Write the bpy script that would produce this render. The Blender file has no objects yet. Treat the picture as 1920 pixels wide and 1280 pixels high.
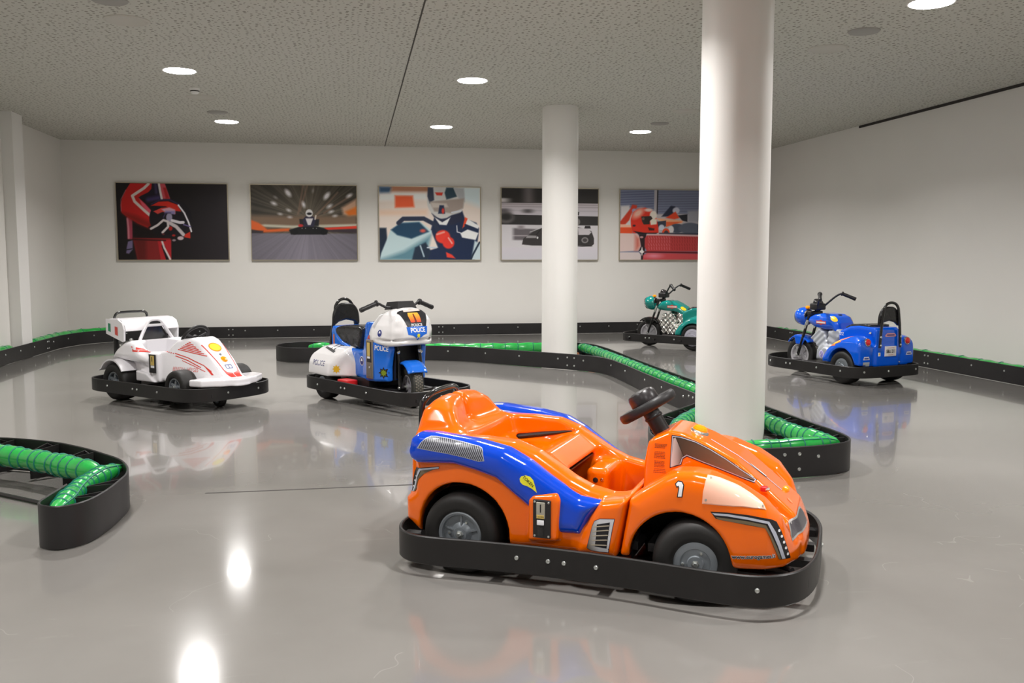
import bpy, bmesh, math, random
import numpy as np
from mathutils import Vector, Matrix
from mathutils.bvhtree import BVHTree
from mathutils.geometry import delaunay_2d_cdt

# ------------------------------------------------------------------ camera, world, exposure, lamps
scene = bpy.context.scene
COL = scene.collection
CAM_H, ROOM_H = 1.2, 2.93
cam_data = bpy.data.cameras.new('camera')
cam_data.sensor_width = 36.0
cam_data.lens = 1713.0 / 1920.0 * 36.0
cam_data.clip_start, cam_data.clip_end = 0.05, 100
cam = bpy.data.objects.new('camera', cam_data)
COL.objects.link(cam)
cam.location = (0, 0, CAM_H)
cam.rotation_euler = (math.radians(90 - 5.17), 0, math.radians(-9.8))
scene.camera = cam

world = bpy.data.worlds.new('world')
scene.world = world
world.use_nodes = True
world.node_tree.nodes['Background'].inputs[0].default_value = (1, 0.97, 0.92, 1)
world.node_tree.nodes['Background'].inputs[1].default_value = 0.05

scene.view_settings.view_transform = 'Standard'
scene.view_settings.look = 'None'
scene.view_settings.exposure = 0.0
scene.view_settings.gamma = 1.0
scene.view_settings.use_curve_mapping = False

LAMP_WATT = 50.0
LAMP_COL = (1.0, 0.978, 0.955)
LIGHT_X = (-1.557, 1.168, 3.892)
LIGHT_Y = (12.22, 9.03, 5.806, 2.6, -0.6)
for ly in LIGHT_Y:
    for lx in LIGHT_X:
        ld = bpy.data.lights.new('downlight_lamp', 'AREA')
        ld.shape = 'DISK'
        ld.size = 0.25
        ld.energy = LAMP_WATT
        ld.color = LAMP_COL
        ld.spread = math.radians(146)
        lo = bpy.data.objects.new('downlight_lamp', ld)
        COL.objects.link(lo)
        lo.location = (lx, ly, ROOM_H - 0.025)

# ------------------------------------------------------------------ helpers
def srgb(*c):
    if len(c) == 1:
        c = (c[0],) * 3
    return tuple((v / 255 / 12.92) if v / 255 <= 0.04045 else ((v / 255 + 0.055) / 1.055) ** 2.4 for v in c)

MATS = {}
def mat(name, col, rough=0.5, metal=0.0, coat=0.0, emit=0.0, spec=0.5, alpha=None, trans=0.0):
    if name in MATS:
        return MATS[name]
    m = bpy.data.materials.new(name)
    m.use_nodes = True
    b = m.node_tree.nodes['Principled BSDF']
    b.inputs['Base Color'].default_value = (*col, 1)
    b.inputs['Roughness'].default_value = rough
    b.inputs['Metallic'].default_value = metal
    b.inputs['Specular IOR Level'].default_value = spec
    if coat:
        b.inputs['Coat Weight'].default_value = coat
        b.inputs['Coat Roughness'].default_value = 0.06
    if trans:
        b.inputs['Transmission Weight'].default_value = trans
    if emit:
        b.inputs['Emission Color'].default_value = (*col, 1)
        b.inputs['Emission Strength'].default_value = emit
    MATS[name] = m
    return m

def nodes_of(m):
    return m.node_tree.nodes, m.node_tree.links, m.node_tree.nodes['Principled BSDF']

def noise_var(m, scale=8.0, amt=0.12, rough_amt=0.0, detail=4):
    """Slight, position based colour and gloss variation of a finish."""
    N, L, b = nodes_of(m)
    tc = N.new('ShaderNodeTexCoord')
    nz = N.new('ShaderNodeTexNoise')
    nz.inputs['Scale'].default_value = scale
    nz.inputs['Detail'].default_value = detail
    L.new(tc.outputs['Object'], nz.inputs['Vector'])
    c = b.inputs['Base Color'].default_value[:]
    r = N.new('ShaderNodeValToRGB')
    r.color_ramp.elements[0].position = 0.3
    r.color_ramp.elements[1].position = 0.7
    r.color_ramp.elements[0].color = tuple(v * (1 - amt) for v in c[:3]) + (1,)
    r.color_ramp.elements[1].color = tuple(min(1, v * (1 + amt)) for v in c[:3]) + (1,)
    L.new(nz.outputs['Fac'], r.inputs['Fac'])
    L.new(r.outputs['Color'], b.inputs['Base Color'])
    if rough_amt:
        mr = N.new('ShaderNodeMapRange')
        ro = b.inputs['Roughness'].default_value
        mr.inputs['To Min'].default_value = max(0, ro - rough_amt)
        mr.inputs['To Max'].default_value = ro + rough_amt
        L.new(nz.outputs['Fac'], mr.inputs['Value'])
        L.new(mr.outputs['Result'], b.inputs['Roughness'])
    return m

def tag(o, label=None, cat=None, group=None, kind=None):
    if label: o['label'] = label
    if cat: o['category'] = cat
    if group: o['group'] = group
    if kind: o['kind'] = kind
    return o

def empty(name, loc=(0, 0, 0), rotz=0.0):
    o = bpy.data.objects.new(name, None)
    o.empty_display_size = 0.1
    COL.objects.link(o)
    o.location = loc
    o.rotation_euler = (0, 0, rotz)
    return o

def link_mesh(name, me, m=None, parent=None, smooth=False):
    if m is not None:
        if isinstance(m, (list, tuple)):
            for k in m: me.materials.append(k)
        else:
            me.materials.append(m)
    if smooth:
        me.polygons.foreach_set('use_smooth', [True] * len(me.polygons))
        if smooth is not True:
            try:
                me.set_sharp_from_angle(angle=math.radians(smooth))
            except Exception:
                pass
    o = bpy.data.objects.new(name, me)
    COL.objects.link(o)
    if parent is not None: o.parent = parent
    return o

class MB:
    """Collects simple shapes and links them as one mesh object."""
    def __init__(s):
        s.v, s.f, s.mi = [], [], []
        s.cur = 0
    def add(s, vs, fs):
        n = len(s.v)
        s.v += [tuple(map(float, p)) for p in vs]
        s.f += [tuple(n + i for i in f) for f in fs]
        s.mi += [s.cur] * len(fs)
        return s
    def box(s, lo, hi, bev=0.0):
        if bev <= 0:
            x0, y0, z0 = lo; x1, y1, z1 = hi
            return s.add([(x0,y0,z0),(x1,y0,z0),(x1,y1,z0),(x0,y1,z0),(x0,y0,z1),(x1,y0,z1),(x1,y1,z1),(x0,y1,z1)],
                         [(0,3,2,1),(4,5,6,7),(0,1,5,4),(1,2,6,5),(2,3,7,6),(3,0,4,7)])
        bm = bmesh.new()
        bmesh.ops.create_cube(bm, size=1)
        for v in bm.verts:
            v.co = Vector([(l + h) / 2 + c * (h - l) for c, l, h in zip(v.co, lo, hi)])
        bmesh.ops.bevel(bm, geom=bm.edges[:], offset=bev, segments=3, profile=0.5, affect='EDGES')
        return s.bm(bm)
    def bm(s, bm, M=None):
        bm.verts.index_update()
        vs = [(M @ v.co) if M else v.co for v in bm.verts]
        fs = [tuple(v.index for v in f.verts) for f in bm.faces]
        bm.free()
        return s.add(vs, fs)
    def prism(s, poly, axis, a, b):
        """Extrudes a 2-D polygon along an axis ('x','y','z') from a to b."""
        n = len(poly)
        def P(p, t):
            if axis == 'x': return (t, p[0], p[1])
            if axis == 'y': return (p[0], t, p[1])
            return (p[0], p[1], t)
        vs = [P(p, a) for p in poly] + [P(p, b) for p in poly]
        fs = [(i, (i + 1) % n, n + (i + 1) % n, n + i) for i in range(n)]
        fs += [tuple(range(n))[::-1], tuple(range(n, 2 * n))]
        return s.add(vs, fs)
    def tube(s, pts, r, seg=12, caps=True):
        pts = [Vector(p) for p in pts]
        n = len(pts)
        rr = r if isinstance(r, (list, tuple)) else [r] * n
        T = []
        for i in range(n):
            d = (pts[min(i + 1, n - 1)] - pts[max(i - 1, 0)])
            T.append(d.normalized() if d.length > 1e-9 else Vector((1, 0, 0)))
        up = Vector((0, 0, 1)) if abs(T[0].z) < 0.9 else Vector((1, 0, 0))
        u = T[0].cross(up).normalized()
        vs, fs = [], []
        for i in range(n):
            u = (u - T[i] * u.dot(T[i])).normalized()
            w = T[i].cross(u)
            for k in range(seg):
                a = 2 * math.pi * k / seg
                vs.append(pts[i] + (u * math.cos(a) + w * math.sin(a)) * rr[i])
        for i in range(n - 1):
            for k in range(seg):
                k2 = (k + 1) % seg
                fs.append((i * seg + k, i * seg + k2, (i + 1) * seg + k2, (i + 1) * seg + k))
        if caps:
            fs.append(tuple(range(seg))[::-1])
            fs.append(tuple((n - 1) * seg + k for k in range(seg)))
        return s.add(vs, fs)
    def lathe(s, prof, M=None, seg=32, closed=False):
        """Turns a (radius, height) profile about the z axis; M places it."""
        M = M or Matrix()
        n = len(prof)
        vs, fs = [], []
        for (r, h) in prof:
            for k in range(seg):
                a = 2 * math.pi * k / seg
                vs.append(M @ Vector((r * math.cos(a), r * math.sin(a), h)))
        m = n if closed else n - 1
        for i in range(m):
            j = (i + 1) % n
            for k in range(seg):
                k2 = (k + 1) % seg
                fs.append((i * seg + k, i * seg + k2, j * seg + k2, j * seg + k))
        if not closed:
            if prof[0][0] > 1e-6: fs.append(tuple(range(seg))[::-1])
            if prof[-1][0] > 1e-6: fs.append(tuple((n - 1) * seg + k for k in range(seg)))
        return s.add(vs, fs)
    def build(s, name, m, parent=None, smooth=40):
        me = bpy.data.meshes.new(name)
        me.from_pydata(s.v, [], s.f)
        bm = bmesh.new()
        bm.from_mesh(me)
        bmesh.ops.remove_doubles(bm, verts=bm.verts, dist=1e-6)
        bmesh.ops.recalc_face_normals(bm, faces=bm.faces)
        keep = len(bm.faces) == len(s.f)
        bm.to_mesh(me)
        bm.free()
        o = link_mesh(name, me, m, parent, smooth)
        if max(s.mi, default=0) > 0 and keep:
            me.polygons.foreach_set('material_index', s.mi)
        return o

def axis_mat(loc, d, roll=0.0):
    d = Vector(d).normalized()
    return Matrix.Translation(Vector(loc)) @ d.to_track_quat('Z', 'Y').to_matrix().to_4x4() @ Matrix.Rotation(roll, 4, 'Z')

def spline(pts, n=8, closed=False):
    """Catmull-Rom through the points."""
    P = [np.array(p, float) for p in pts]
    m = len(P)
    out = []
    rng = range(m if closed else m - 1)
    for i in rng:
        if closed:
            a, b, c, d = P[(i - 1) % m], P[i], P[(i + 1) % m], P[(i + 2) % m]
        else:
            a, b, c, d = P[max(i - 1, 0)], P[i], P[i + 1], P[min(i + 2, m - 1)]
        for k in range(n):
            t = k / n
            out.append(0.5 * ((2 * b) + (-a + c) * t + (2 * a - 5 * b + 4 * c - d) * t * t + (-a + 3 * b - 3 * c + d) * t ** 3))
    if not closed: out.append(P[-1])
    return [tuple(p) for p in out]

def resample(pts, step, closed=False):
    P = np.array(pts, float)
    if closed: P = np.vstack([P, P[:1]])
    seg = np.linalg.norm(np.diff(P, axis=0), axis=1)
    S = np.concatenate([[0], np.cumsum(seg)])
    n = max(2, int(round(S[-1] / step)))
    t = np.linspace(0, S[-1], n + 1)
    Q = np.stack([np.interp(t, S, P[:, k]) for k in range(P.shape[1])], 1)
    return Q[:-1] if closed else Q

def normals2d(P, closed):
    if closed:
        T = np.roll(P, -1, 0) - np.roll(P, 1, 0)
    else:
        T = np.gradient(P, axis=0)
    T = T / np.linalg.norm(T, axis=1)[:, None]
    return np.stack([T[:, 1], -T[:, 0]], 1), T      # right hand normal

def strip_mb(P, closed, th, z0, z1, bulge=0.0):
    """A standing band of thickness th along the plan polyline P; th>0 grows to the left of the path."""
    P = np.asarray(P)
    Nn, _ = normals2d(P, closed)
    A, B = P, P - Nn * th
    n = len(P)
    e = min(0.004, abs(th) * 0.4)
    mb = MB()
    sg = 1 if th > 0 else -1
    rows = [(A - Nn * e * sg, z0), (A, z0 + e), (A, z1 - e), (A - Nn * e * sg, z1), (B + Nn * e * sg, z1), (B, z1 - e), (B, z0 + e), (B + Nn * e * sg, z0)]
    vs, fs = [], []
    for R, z in rows:
        vs += [(p[0], p[1], z) for p in R]
    m = n if closed else n - 1
    for k in range(8):
        k2 = (k + 1) % 8
        for i in range(m):
            j = (i + 1) % n
            fs.append((k * n + i, k * n + j, k2 * n + j, k2 * n + i))
    if not closed:
        fs.append(tuple(k * n for k in range(8)))
        fs.append(tuple(k * n + n - 1 for k in range(8))[::-1])
    return mb.add(vs, fs)

BOLT_ME = {}
def bolt(loc, d, r, m, parent, name='bolt'):
    """Round headed bolt with a hex socket, facing d."""
    key = (round(r, 4), m.name)
    if key not in BOLT_ME:
        mb = MB()
        mb.lathe([(r, -0.002), (r, r * 0.15), (r * 0.8, r * 0.42), (r * 0.42, r * 0.5), (r * 0.36, r * 0.2), (0, r * 0.2)], seg=14)
        o = mb.build(name, m, parent)
        BOLT_ME[key] = o.data
    else:
        o = bpy.data.objects.new(name, BOLT_ME[key])
        COL.objects.link(o)
        o.parent = parent
    o.matrix_local = axis_mat(loc, d)
    return o

# ------------------------------------------------------------------ signed-distance modelling
def poly_sd(px, py, poly):
    """Signed distance (negative inside) of a polygon, broadcast over px, py."""
    d = None
    s = None
    n = len(poly)
    for i in range(n):
        ax, ay = poly[i]
        bx, by = poly[(i - 1) % n]
        ex, ey = bx - ax, by - ay
        wx, wy = px - ax, py - ay
        t = np.clip((wx * ex + wy * ey) / (ex * ex + ey * ey + 1e-12), 0, 1)
        dx, dy = wx - ex * t, wy - ey * t
        q = dx * dx + dy * dy
        d = q if d is None else np.minimum(d, q)
        c1, c2, c3 = py >= ay, py < by, ex * wy > ey * wx
        flip = (c1 & c2 & c3) | (~c1 & ~c2 & ~c3)
        s = np.where(flip, -1.0, 1.0) if s is None else np.where(flip, -s, s)
    return s * np.sqrt(d)

def smin(a, b, k):
    h = np.clip(0.5 + 0.5 * (b - a) / k, 0, 1)
    return b + (a - b) * h - k * h * (1 - h)
def smax(a, b, k):
    return -smin(-a, -b, k)

class Grid:
    def __init__(s, lo, hi, h):
        s.lo, s.h = np.array(lo, float), h
        s.n = [int(math.ceil((b - a) / h)) + 1 for a, b in zip(lo, hi)]
        ax = [lo[k] + h * np.arange(s.n[k]) for k in range(3)]
        s.x = ax[0][:, None, None].astype(np.float32)
        s.y = ax[1][None, :, None].astype(np.float32)
        s.z = ax[2][None, None, :].astype(np.float32)
    def side(s, poly):            # polygon in x,z
        return poly_sd(s.x, s.z, poly)
    def plan(s, poly):            # polygon in x,y
        return poly_sd(s.x, s.y, poly)
    def front(s, poly):           # polygon in |y|,z
        return poly_sd(np.abs(s.y), s.z, poly)
    def halfplan(s, poly):        # polygon in x,|y|
        return poly_sd(s.x, np.abs(s.y), poly)
    def box(s, lo, hi, r=0.0):
        c = [(a + b) / 2 for a, b in zip(lo, hi)]
        e = [(b - a) / 2 - r for a, b in zip(lo, hi)]
        qx, qy, qz = np.abs(s.x - c[0]) - e[0], np.abs(s.y - c[1]) - e[1], np.abs(s.z - c[2]) - e[2]
        o = np.sqrt(np.maximum(qx, 0) ** 2 + np.maximum(qy, 0) ** 2 + np.maximum(qz, 0) ** 2)
        return o + np.minimum(np.maximum(qx, np.maximum(qy, qz)), 0) - r
    def ell(s, c, r):
        k = np.sqrt(((s.x - c[0]) / r[0]) ** 2 + ((s.y - c[1]) / r[1]) ** 2 + ((s.z - c[2]) / r[2]) ** 2)
        return (k - 1) * min(r)
    def cyl_y(s, cx, cz, r):
        return np.sqrt((s.x - cx) ** 2 + (s.z - cz) ** 2) - r
    def mesh(s, F, taubin=8):
        F = np.ascontiguousarray(np.broadcast_to(F, s.n)).astype(np.float32)
        # close at the border of the grid
        F = F.copy()
        for a in range(3):
            sl = [slice(None)] * 3
            for e in (0, -1):
                sl[a] = e
                F[tuple(sl)] = np.maximum(F[tuple(sl)], 1e-3)
        ins = F < 0
        c = np.zeros([k - 1 for k in s.n], np.int8)
        for dx in (0, 1):
            for dy in (0, 1):
                for dz in (0, 1):
                    c += ins[dx:s.n[0] - 1 + dx, dy:s.n[1] - 1 + dy, dz:s.n[2] - 1 + dz]
        act = (c > 0) & (c < 8)
        I = np.argwhere(act)
        acc = np.zeros((len(I), 3))
        cnt = np.zeros(len(I))
        corners = [(a, b, d) for a in (0, 1) for b in (0, 1) for d in (0, 1)]
        for p in corners:
            for ax in range(3):
                if p[ax]: continue
                q = list(p); q[ax] = 1
                fa = F[I[:, 0] + p[0], I[:, 1] + p[1], I[:, 2] + p[2]]
                fb = F[I[:, 0] + q[0], I[:, 1] + q[1], I[:, 2] + q[2]]
                m = (fa < 0) != (fb < 0)
                t = np.where(m, fa / np.where(m, fa - fb, 1), 0)
                pos = np.array(p, float)[None, :].repeat(len(I), 0)
                pos[:, ax] = t
                acc += pos * m[:, None]
                cnt += m
        V = (I + acc / cnt[:, None]) * s.h + s.lo
        idx = -np.ones(act.shape, np.int64)
        idx[act] = np.arange(len(I))
        Q = []
        for ax in range(3):
            b, d = (ax + 1) % 3, (ax + 2) % 3
            sl0 = [slice(None)] * 3; sl1 = [slice(None)] * 3
            sl0[ax] = slice(0, -1); sl1[ax] = slice(1, None)
            A, B = ins[tuple(sl0)], ins[tuple(sl1)]
            E = np.argwhere(A != B)
            ok = (E[:, b] > 0) & (E[:, d] > 0) & (E[:, b] < s.n[b] - 1) & (E[:, d] < s.n[d] - 1)
            E = E[ok]
            sgn = A[E[:, 0], E[:, 1], E[:, 2]]
            def at(ob, od):
                e = E.copy(); e[:, b] += ob; e[:, d] += od
                return idx[e[:, 0], e[:, 1], e[:, 2]]
            q = np.stack([at(-1, -1), at(0, -1), at(0, 0), at(-1, 0)], 1)
            q = np.where(sgn[:, None], q, q[:, ::-1])
            Q.append(q)
        Q = np.concatenate(Q)
        Q = Q[(Q >= 0).all(1)]
        ed = np.concatenate([Q[:, [0, 1]], Q[:, [1, 2]], Q[:, [2, 3]], Q[:, [3, 0]]])
        ed = np.unique(np.sort(ed, 1), axis=0)
        deg = np.bincount(ed.ravel(), minlength=len(V)).astype(float)
        for it in range(taubin):
            lam = 0.5 if it % 2 == 0 else -0.52
            S = np.zeros_like(V)
            for k in range(3):
                S[:, k] = np.bincount(ed[:, 0], V[ed[:, 1], k], len(V)) + np.bincount(ed[:, 1], V[ed[:, 0], k], len(V))
            V = V + lam * (S / np.maximum(deg, 1)[:, None] - V)
        return V, Q
    def build(s, name, F, m, parent=None, taubin=8, sharp=None):
        V, Q = s.mesh(F, taubin)
        me = bpy.data.meshes.new(name)
        me.vertices.add(len(V))
        me.vertices.foreach_set('co', V.astype(np.float32).ravel())
        me.loops.add(len(Q) * 4)
        me.loops.foreach_set('vertex_index', Q.astype(np.int32).ravel())
        me.polygons.add(len(Q))
        me.polygons.foreach_set('loop_start', np.arange(0, len(Q) * 4, 4, dtype=np.int32))
        me.update(calc_edges=True)
        me.validate()
        o = link_mesh(name, me, m, parent, sharp or True)
        return o

def interp(x, xs, ys):
    return np.interp(np.broadcast_to(x, x.shape).ravel(), xs, ys).reshape(x.shape).astype(np.float32)

def smooth_interp(x, xs, ys, w=0.02):
    """Piecewise-linear profile with rounded corners."""
    a = 0
    for k in (-2, -1, 0, 1, 2):
        a = a + interp(x + k * w / 2, xs, ys) * (0.1, 0.22, 0.36, 0.22, 0.1)[k + 2]
    return a

# ------------------------------------------------------------------ decals on curved bodies
def bvh_of(objs):
    vs, fs = [], []
    for o in objs:
        n = len(vs)
        M = o.matrix_basis
        vs += [M @ v.co for v in o.data.vertices]
        fs += [tuple(n + i for i in p.vertices) for p in o.data.polygons]
    return BVHTree.FromPolygons(vs, fs)

def basis(kind):
    """origin far outside, the two in-plane axes and the casting direction."""
    if kind == 'right': return Vector((0, -3, 0)), Vector((1, 0, 0)), Vector((0, 0, 1)), Vector((0, 1, 0))
    if kind == 'left':  return Vector((0, 3, 0)), Vector((1, 0, 0)), Vector((0, 0, 1)), Vector((0, -1, 0))
    if kind == 'top':   return Vector((0, 0, 3)), Vector((1, 0, 0)), Vector((0, 1, 0)), Vector((0, 0, -1))
    if kind == 'front': return Vector((3, 0, 0)), Vector((0, 1, 0)), Vector((0, 0, 1)), Vector((-1, 0, 0))
    if kind == 'rear':  return Vector((-3, 0, 0)), Vector((0, 1, 0)), Vector((0, 0, 1)), Vector((1, 0, 0))
    az, el = kind                                   # direction the decal faces, degrees
    a, e = math.radians(az), math.radians(el)
    n = Vector((math.cos(a) * math.cos(e), math.sin(a) * math.cos(e), math.sin(e)))
    u = Vector((-math.sin(a), math.cos(a), 0))
    return n * 3, u, n.cross(u), -n

def to_plane(kind, P):
    o, u, v, d = basis(kind)
    P = Vector(P)
    return (P.dot(u), P.dot(v))

def fill_poly(poly, h):
    poly = [tuple(p) for p in poly]
    n = len(poly)
    dense = []
    for i in range(n):
        a, b = np.array(poly[i]), np.array(poly[(i + 1) % n])
        m = max(1, int(np.linalg.norm(b - a) / h))
        for k in range(m): dense.append(tuple(a + (b - a) * k / m))
    nb = len(dense)
    A = np.array(dense)
    x0, y0 = A.min(0); x1, y1 = A.max(0)
    gx, gy = np.meshgrid(np.arange(x0, x1, h), np.arange(y0, y1, h))
    sd = poly_sd(gx, gy, dense)
    pts = dense + [(float(a), float(b)) for a, b, s in zip(gx.ravel(), gy.ravel(), sd.ravel()) if s < -h * 0.5]
    r = delaunay_2d_cdt([Vector(p) for p in pts], [(i, (i + 1) % nb) for i in range(nb)], [], 1, 1e-7)
    return [tuple(p) for p in r[0]], [tuple(f) for f in r[2]]

def drape(pts2, kind, tree, off, maxdrop=None):
    o, u, v, d = basis(kind)
    out = []
    last = None
    for p in pts2:
        q = o + u * p[0] + v * p[1]
        hit = tree.ray_cast(q, d)
        if hit[0] is None:
            hit = tree.find_nearest(q + d * (3.0 if last is None else last))
            out.append(hit[0] - d * off)
            continue
        last = hit[3]
        nrm = hit[1]
        if nrm.dot(d) > 0: nrm = -nrm
        out.append(hit[0] + nrm * off * 0.6 - d * off * 0.4)
    return out

def decal(name, polys, kind, tree, m, parent, off=0.0016, h=0.012, mb=None):
    """Thin sticker shapes laid on the body surface."""
    own = mb is None
    if own: mb = MB()
    if not isinstance(polys[0][0], (tuple, list)): polys = [polys]
    for poly in polys:
        vs, fs = fill_poly(poly, h)
        mb.add(drape(vs, kind, tree, off), fs)
    if not own: return mb
    return mb_raw(name, mb, m, parent)

def mb_raw(name, mb, m, parent):
    me = bpy.data.meshes.new(name)
    me.from_pydata(mb.v, [], mb.f)
    me.update()
    o = link_mesh(name, me, m, parent, True)
    if max(mb.mi, default=0) > 0: me.polygons.foreach_set('material_index', mb.mi)
    return o

def outline(poly, w):
    """The polygon grown by w (simple mitred offset)."""
    P = np.array(poly, float)
    area = 0.5 * np.sum(P[:, 0] * np.roll(P[:, 1], -1) - np.roll(P[:, 0], -1) * P[:, 1])
    s = 1 if area > 0 else -1
    E = np.roll(P, -1, 0) - P
    E /= np.linalg.norm(E, axis=1)[:, None] + 1e-9
    N = np.stack([E[:, 1], -E[:, 0]], 1) * s
    Np = np.roll(N, 1, 0)
    B = N + Np
    B /= np.maximum((B * B).sum(1), 0.5)[:, None] / 2
    return [tuple(p) for p in P + B * w]

def rect(cx, cy, w, h, ang=0.0):
    c, s = math.cos(ang), math.sin(ang)
    return [(cx + x * c - y * s, cy + x * s + y * c) for x, y in ((-w/2,-h/2),(w/2,-h/2),(w/2,h/2),(-w/2,h/2))]
def disc(cx, cy, rx, ry=None, n=20, ang=0.0):
    ry = ry or rx
    c, s = math.cos(ang), math.sin(ang)
    return [(cx + rx * math.cos(t) * c - ry * math.sin(t) * s, cy + rx * math.cos(t) * s + ry * math.sin(t) * c) for t in [2 * math.pi * k / n for k in range(n)]]
def star(cx, cy, R, r, n=8):
    return [(cx + (R if k % 2 == 0 else r) * math.cos(math.pi * k / n), cy + (R if k % 2 == 0 else r) * math.sin(math.pi * k / n)) for k in range(2 * n)]

def text_decal(name, txt, pos, size, kind, tree, m, parent, ang=0.0, mirror=False, off=0.002, bold=0.0, xs=1.0, align='CENTER', mb=None):
    cu = bpy.data.curves.new(name, 'FONT')
    cu.body = txt
    cu.size = 1.0
    cu.align_x = align
    cu.align_y = 'CENTER'
    cu.offset = bold
    cu.resolution_u = 3
    o = bpy.data.objects.new(name, cu)
    COL.objects.link(o)
    dg = bpy.context.evaluated_depsgraph_get()
    me = bpy.data.meshes.new_from_object(o.evaluated_get(dg))
    bpy.data.objects.remove(o)
    c, s = math.cos(ang), math.sin(ang)
    pts = []
    for v in me.vertices:
        x, y = v.co.x * size * xs * (-1 if mirror else 1), v.co.y * size
        pts.append((pos[0] + x * c - y * s, pos[1] + x * s + y * c))
    fs = [tuple(p.vertices) for p in me.polygons]
    bpy.data.meshes.remove(me)
    bpy.data.curves.remove(cu)
    own = mb is None
    if own: mb = MB()
    mb.add(drape(pts, kind, tree, off), fs)
    if not own: return mb
    return mb_raw(name, mb, m, parent)

# ------------------------------------------------------------------ common materials
M_BLACKPL = noise_var(mat('black_plastic', srgb(28, 26, 27), 0.45), 30, 0.15, 0.06)
M_BARRIER = noise_var(mat('barrier_black', srgb(30, 28, 29), 0.42), 6, 0.18, 0.08)
M_RUBBER = noise_var(mat('rubber', srgb(24, 22, 21), 0.6), 40, 0.15)
M_STEEL = mat('zinc_steel', srgb(205, 208, 205), 0.3, 0.85)
M_CHROME = mat('chrome', srgb(225, 225, 225), 0.12, 1.0)
M_BLACKGL = mat('black_gloss', srgb(22, 21, 22), 0.15, coat=0.5)
M_RIM = noise_var(mat('rim_grey', srgb(132, 138, 144), 0.38, 0.35), 20, 0.06)
M_VINYL = noise_var(mat('black_vinyl', srgb(26, 25, 26), 0.28), 18, 0.15, 0.08)

# ------------------------------------------------------------------ the room
def floor_material():
    m = mat('grey_epoxy_floor', srgb(146, 142, 138), 0.15, spec=0.42)
    N, L, b = nodes_of(m)
    b.inputs['Coat Weight'].default_value = 0.5
    b.inputs['Coat Roughness'].default_value = 0.035
    b.inputs['Coat IOR'].default_value = 1.4
    tc = N.new('ShaderNodeTexCoord')
    n1 = N.new('ShaderNodeTexNoise'); n1.inputs['Scale'].default_value = 0.9; n1.inputs['Detail'].default_value = 5
    L.new(tc.outputs['Object'], n1.inputs['Vector'])
    r1 = N.new('ShaderNodeValToRGB')
    r1.color_ramp.elements[0].position = 0.35; r1.color_ramp.elements[0].color = (*srgb(122, 119, 115), 1)
    r1.color_ramp.elements[1].position = 0.65; r1.color_ramp.elements[1].color = (*srgb(133, 130, 126), 1)
    L.new(n1.outputs['Fac'], r1.inputs['Fac'])
    # scuffs: thin warped streaks
    mp = N.new('ShaderNodeMapping'); mp.inputs['Scale'].default_value = (1.2, 7.0, 1); mp.inputs['Rotation'].default_value = (0, 0, 0.5)
    L.new(tc.outputs['Object'], mp.inputs['Vector'])
    n2 = N.new('ShaderNodeTexNoise'); n2.inputs['Scale'].default_value = 2.2; n2.inputs['Detail'].default_value = 9; n2.inputs['Roughness'].default_value = 0.7; n2.inputs['Distortion'].default_value = 0.6
    L.new(mp.outputs['Vector'], n2.inputs['Vector'])
    r2 = N.new('ShaderNodeValToRGB')
    r2.color_ramp.elements[0].position = 0.62; r2.color_ramp.elements[0].color = (0, 0, 0, 1)
    r2.color_ramp.elements[1].position = 0.74; r2.color_ramp.elements[1].color = (1, 1, 1, 1)
    L.new(n2.outputs['Fac'], r2.inputs['Fac'])
    vo = N.new('ShaderNodeTexVoronoi'); vo.feature = 'DISTANCE_TO_EDGE'; vo.inputs['Scale'].default_value = 1.1
    nd = N.new('ShaderNodeTexNoise'); nd.inputs['Scale'].default_value = 3.0
    L.new(tc.outputs['Object'], nd.inputs['Vector'])
    mxv = N.new('ShaderNodeVectorMath'); mxv.operation = 'MULTIPLY_ADD'
    mxv.inputs[1].default_value = (0.5, 0.5, 0.5)
    L.new(nd.outputs['Color'], mxv.inputs[0]); L.new(tc.outputs['Object'], mxv.inputs[2])
    L.new(mxv.outputs[0], vo.inputs['Vector'])
    lt = N.new('ShaderNodeMath'); lt.operation = 'LESS_THAN'; lt.inputs[1].default_value = 0.0022
    L.new(vo.outputs['Distance'], lt.inputs[0])
    n3 = N.new('ShaderNodeTexNoise'); n3.inputs['Scale'].default_value = 2.4
    L.new(tc.outputs['Object'], n3.inputs['Vector'])
    g3 = N.new('ShaderNodeMath'); g3.operation = 'GREATER_THAN'; g3.inputs[1].default_value = 0.56
    L.new(n3.outputs['Fac'], g3.inputs[0])
    ml = N.new('ShaderNodeMath'); ml.operation = 'MULTIPLY'
    L.new(lt.outputs[0], ml.inputs[0]); L.new(g3.outputs[0], ml.inputs[1])
    ad = N.new('ShaderNodeMath'); ad.operation = 'MULTIPLY_ADD'; ad.inputs[1].default_value = 0.5
    L.new(r2.outputs['Color'], ad.inputs[0]); L.new(ml.outputs[0], ad.inputs[2])
    mx = N.new('ShaderNodeMix'); mx.data_type = 'RGBA'
    sc = N.new('ShaderNodeMath'); sc.operation = 'MULTIPLY'; sc.inputs[1].default_value = 0.12; sc.use_clamp = True
    L.new(ad.outputs[0], sc.inputs[0])
    L.new(sc.outputs[0], mx.inputs[0])
    L.new(r1.outputs['Color'], mx.inputs[6])
    mx.inputs[7].default_value = (*srgb(205, 202, 198), 1)
    L.new(mx.outputs[2], b.inputs['Base Color'])
    mr = N.new('ShaderNodeMapRange'); mr.inputs['From Min'].default_value = 0.3; mr.inputs['From Max'].default_value = 0.7
    mr.inputs['To Min'].default_value = 0.11; mr.inputs['To Max'].default_value = 0.16
    L.new(n1.outputs['Fac'], mr.inputs['Value'])
    L.new(mr.outputs['Result'], b.inputs['Roughness'])
    return m

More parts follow.
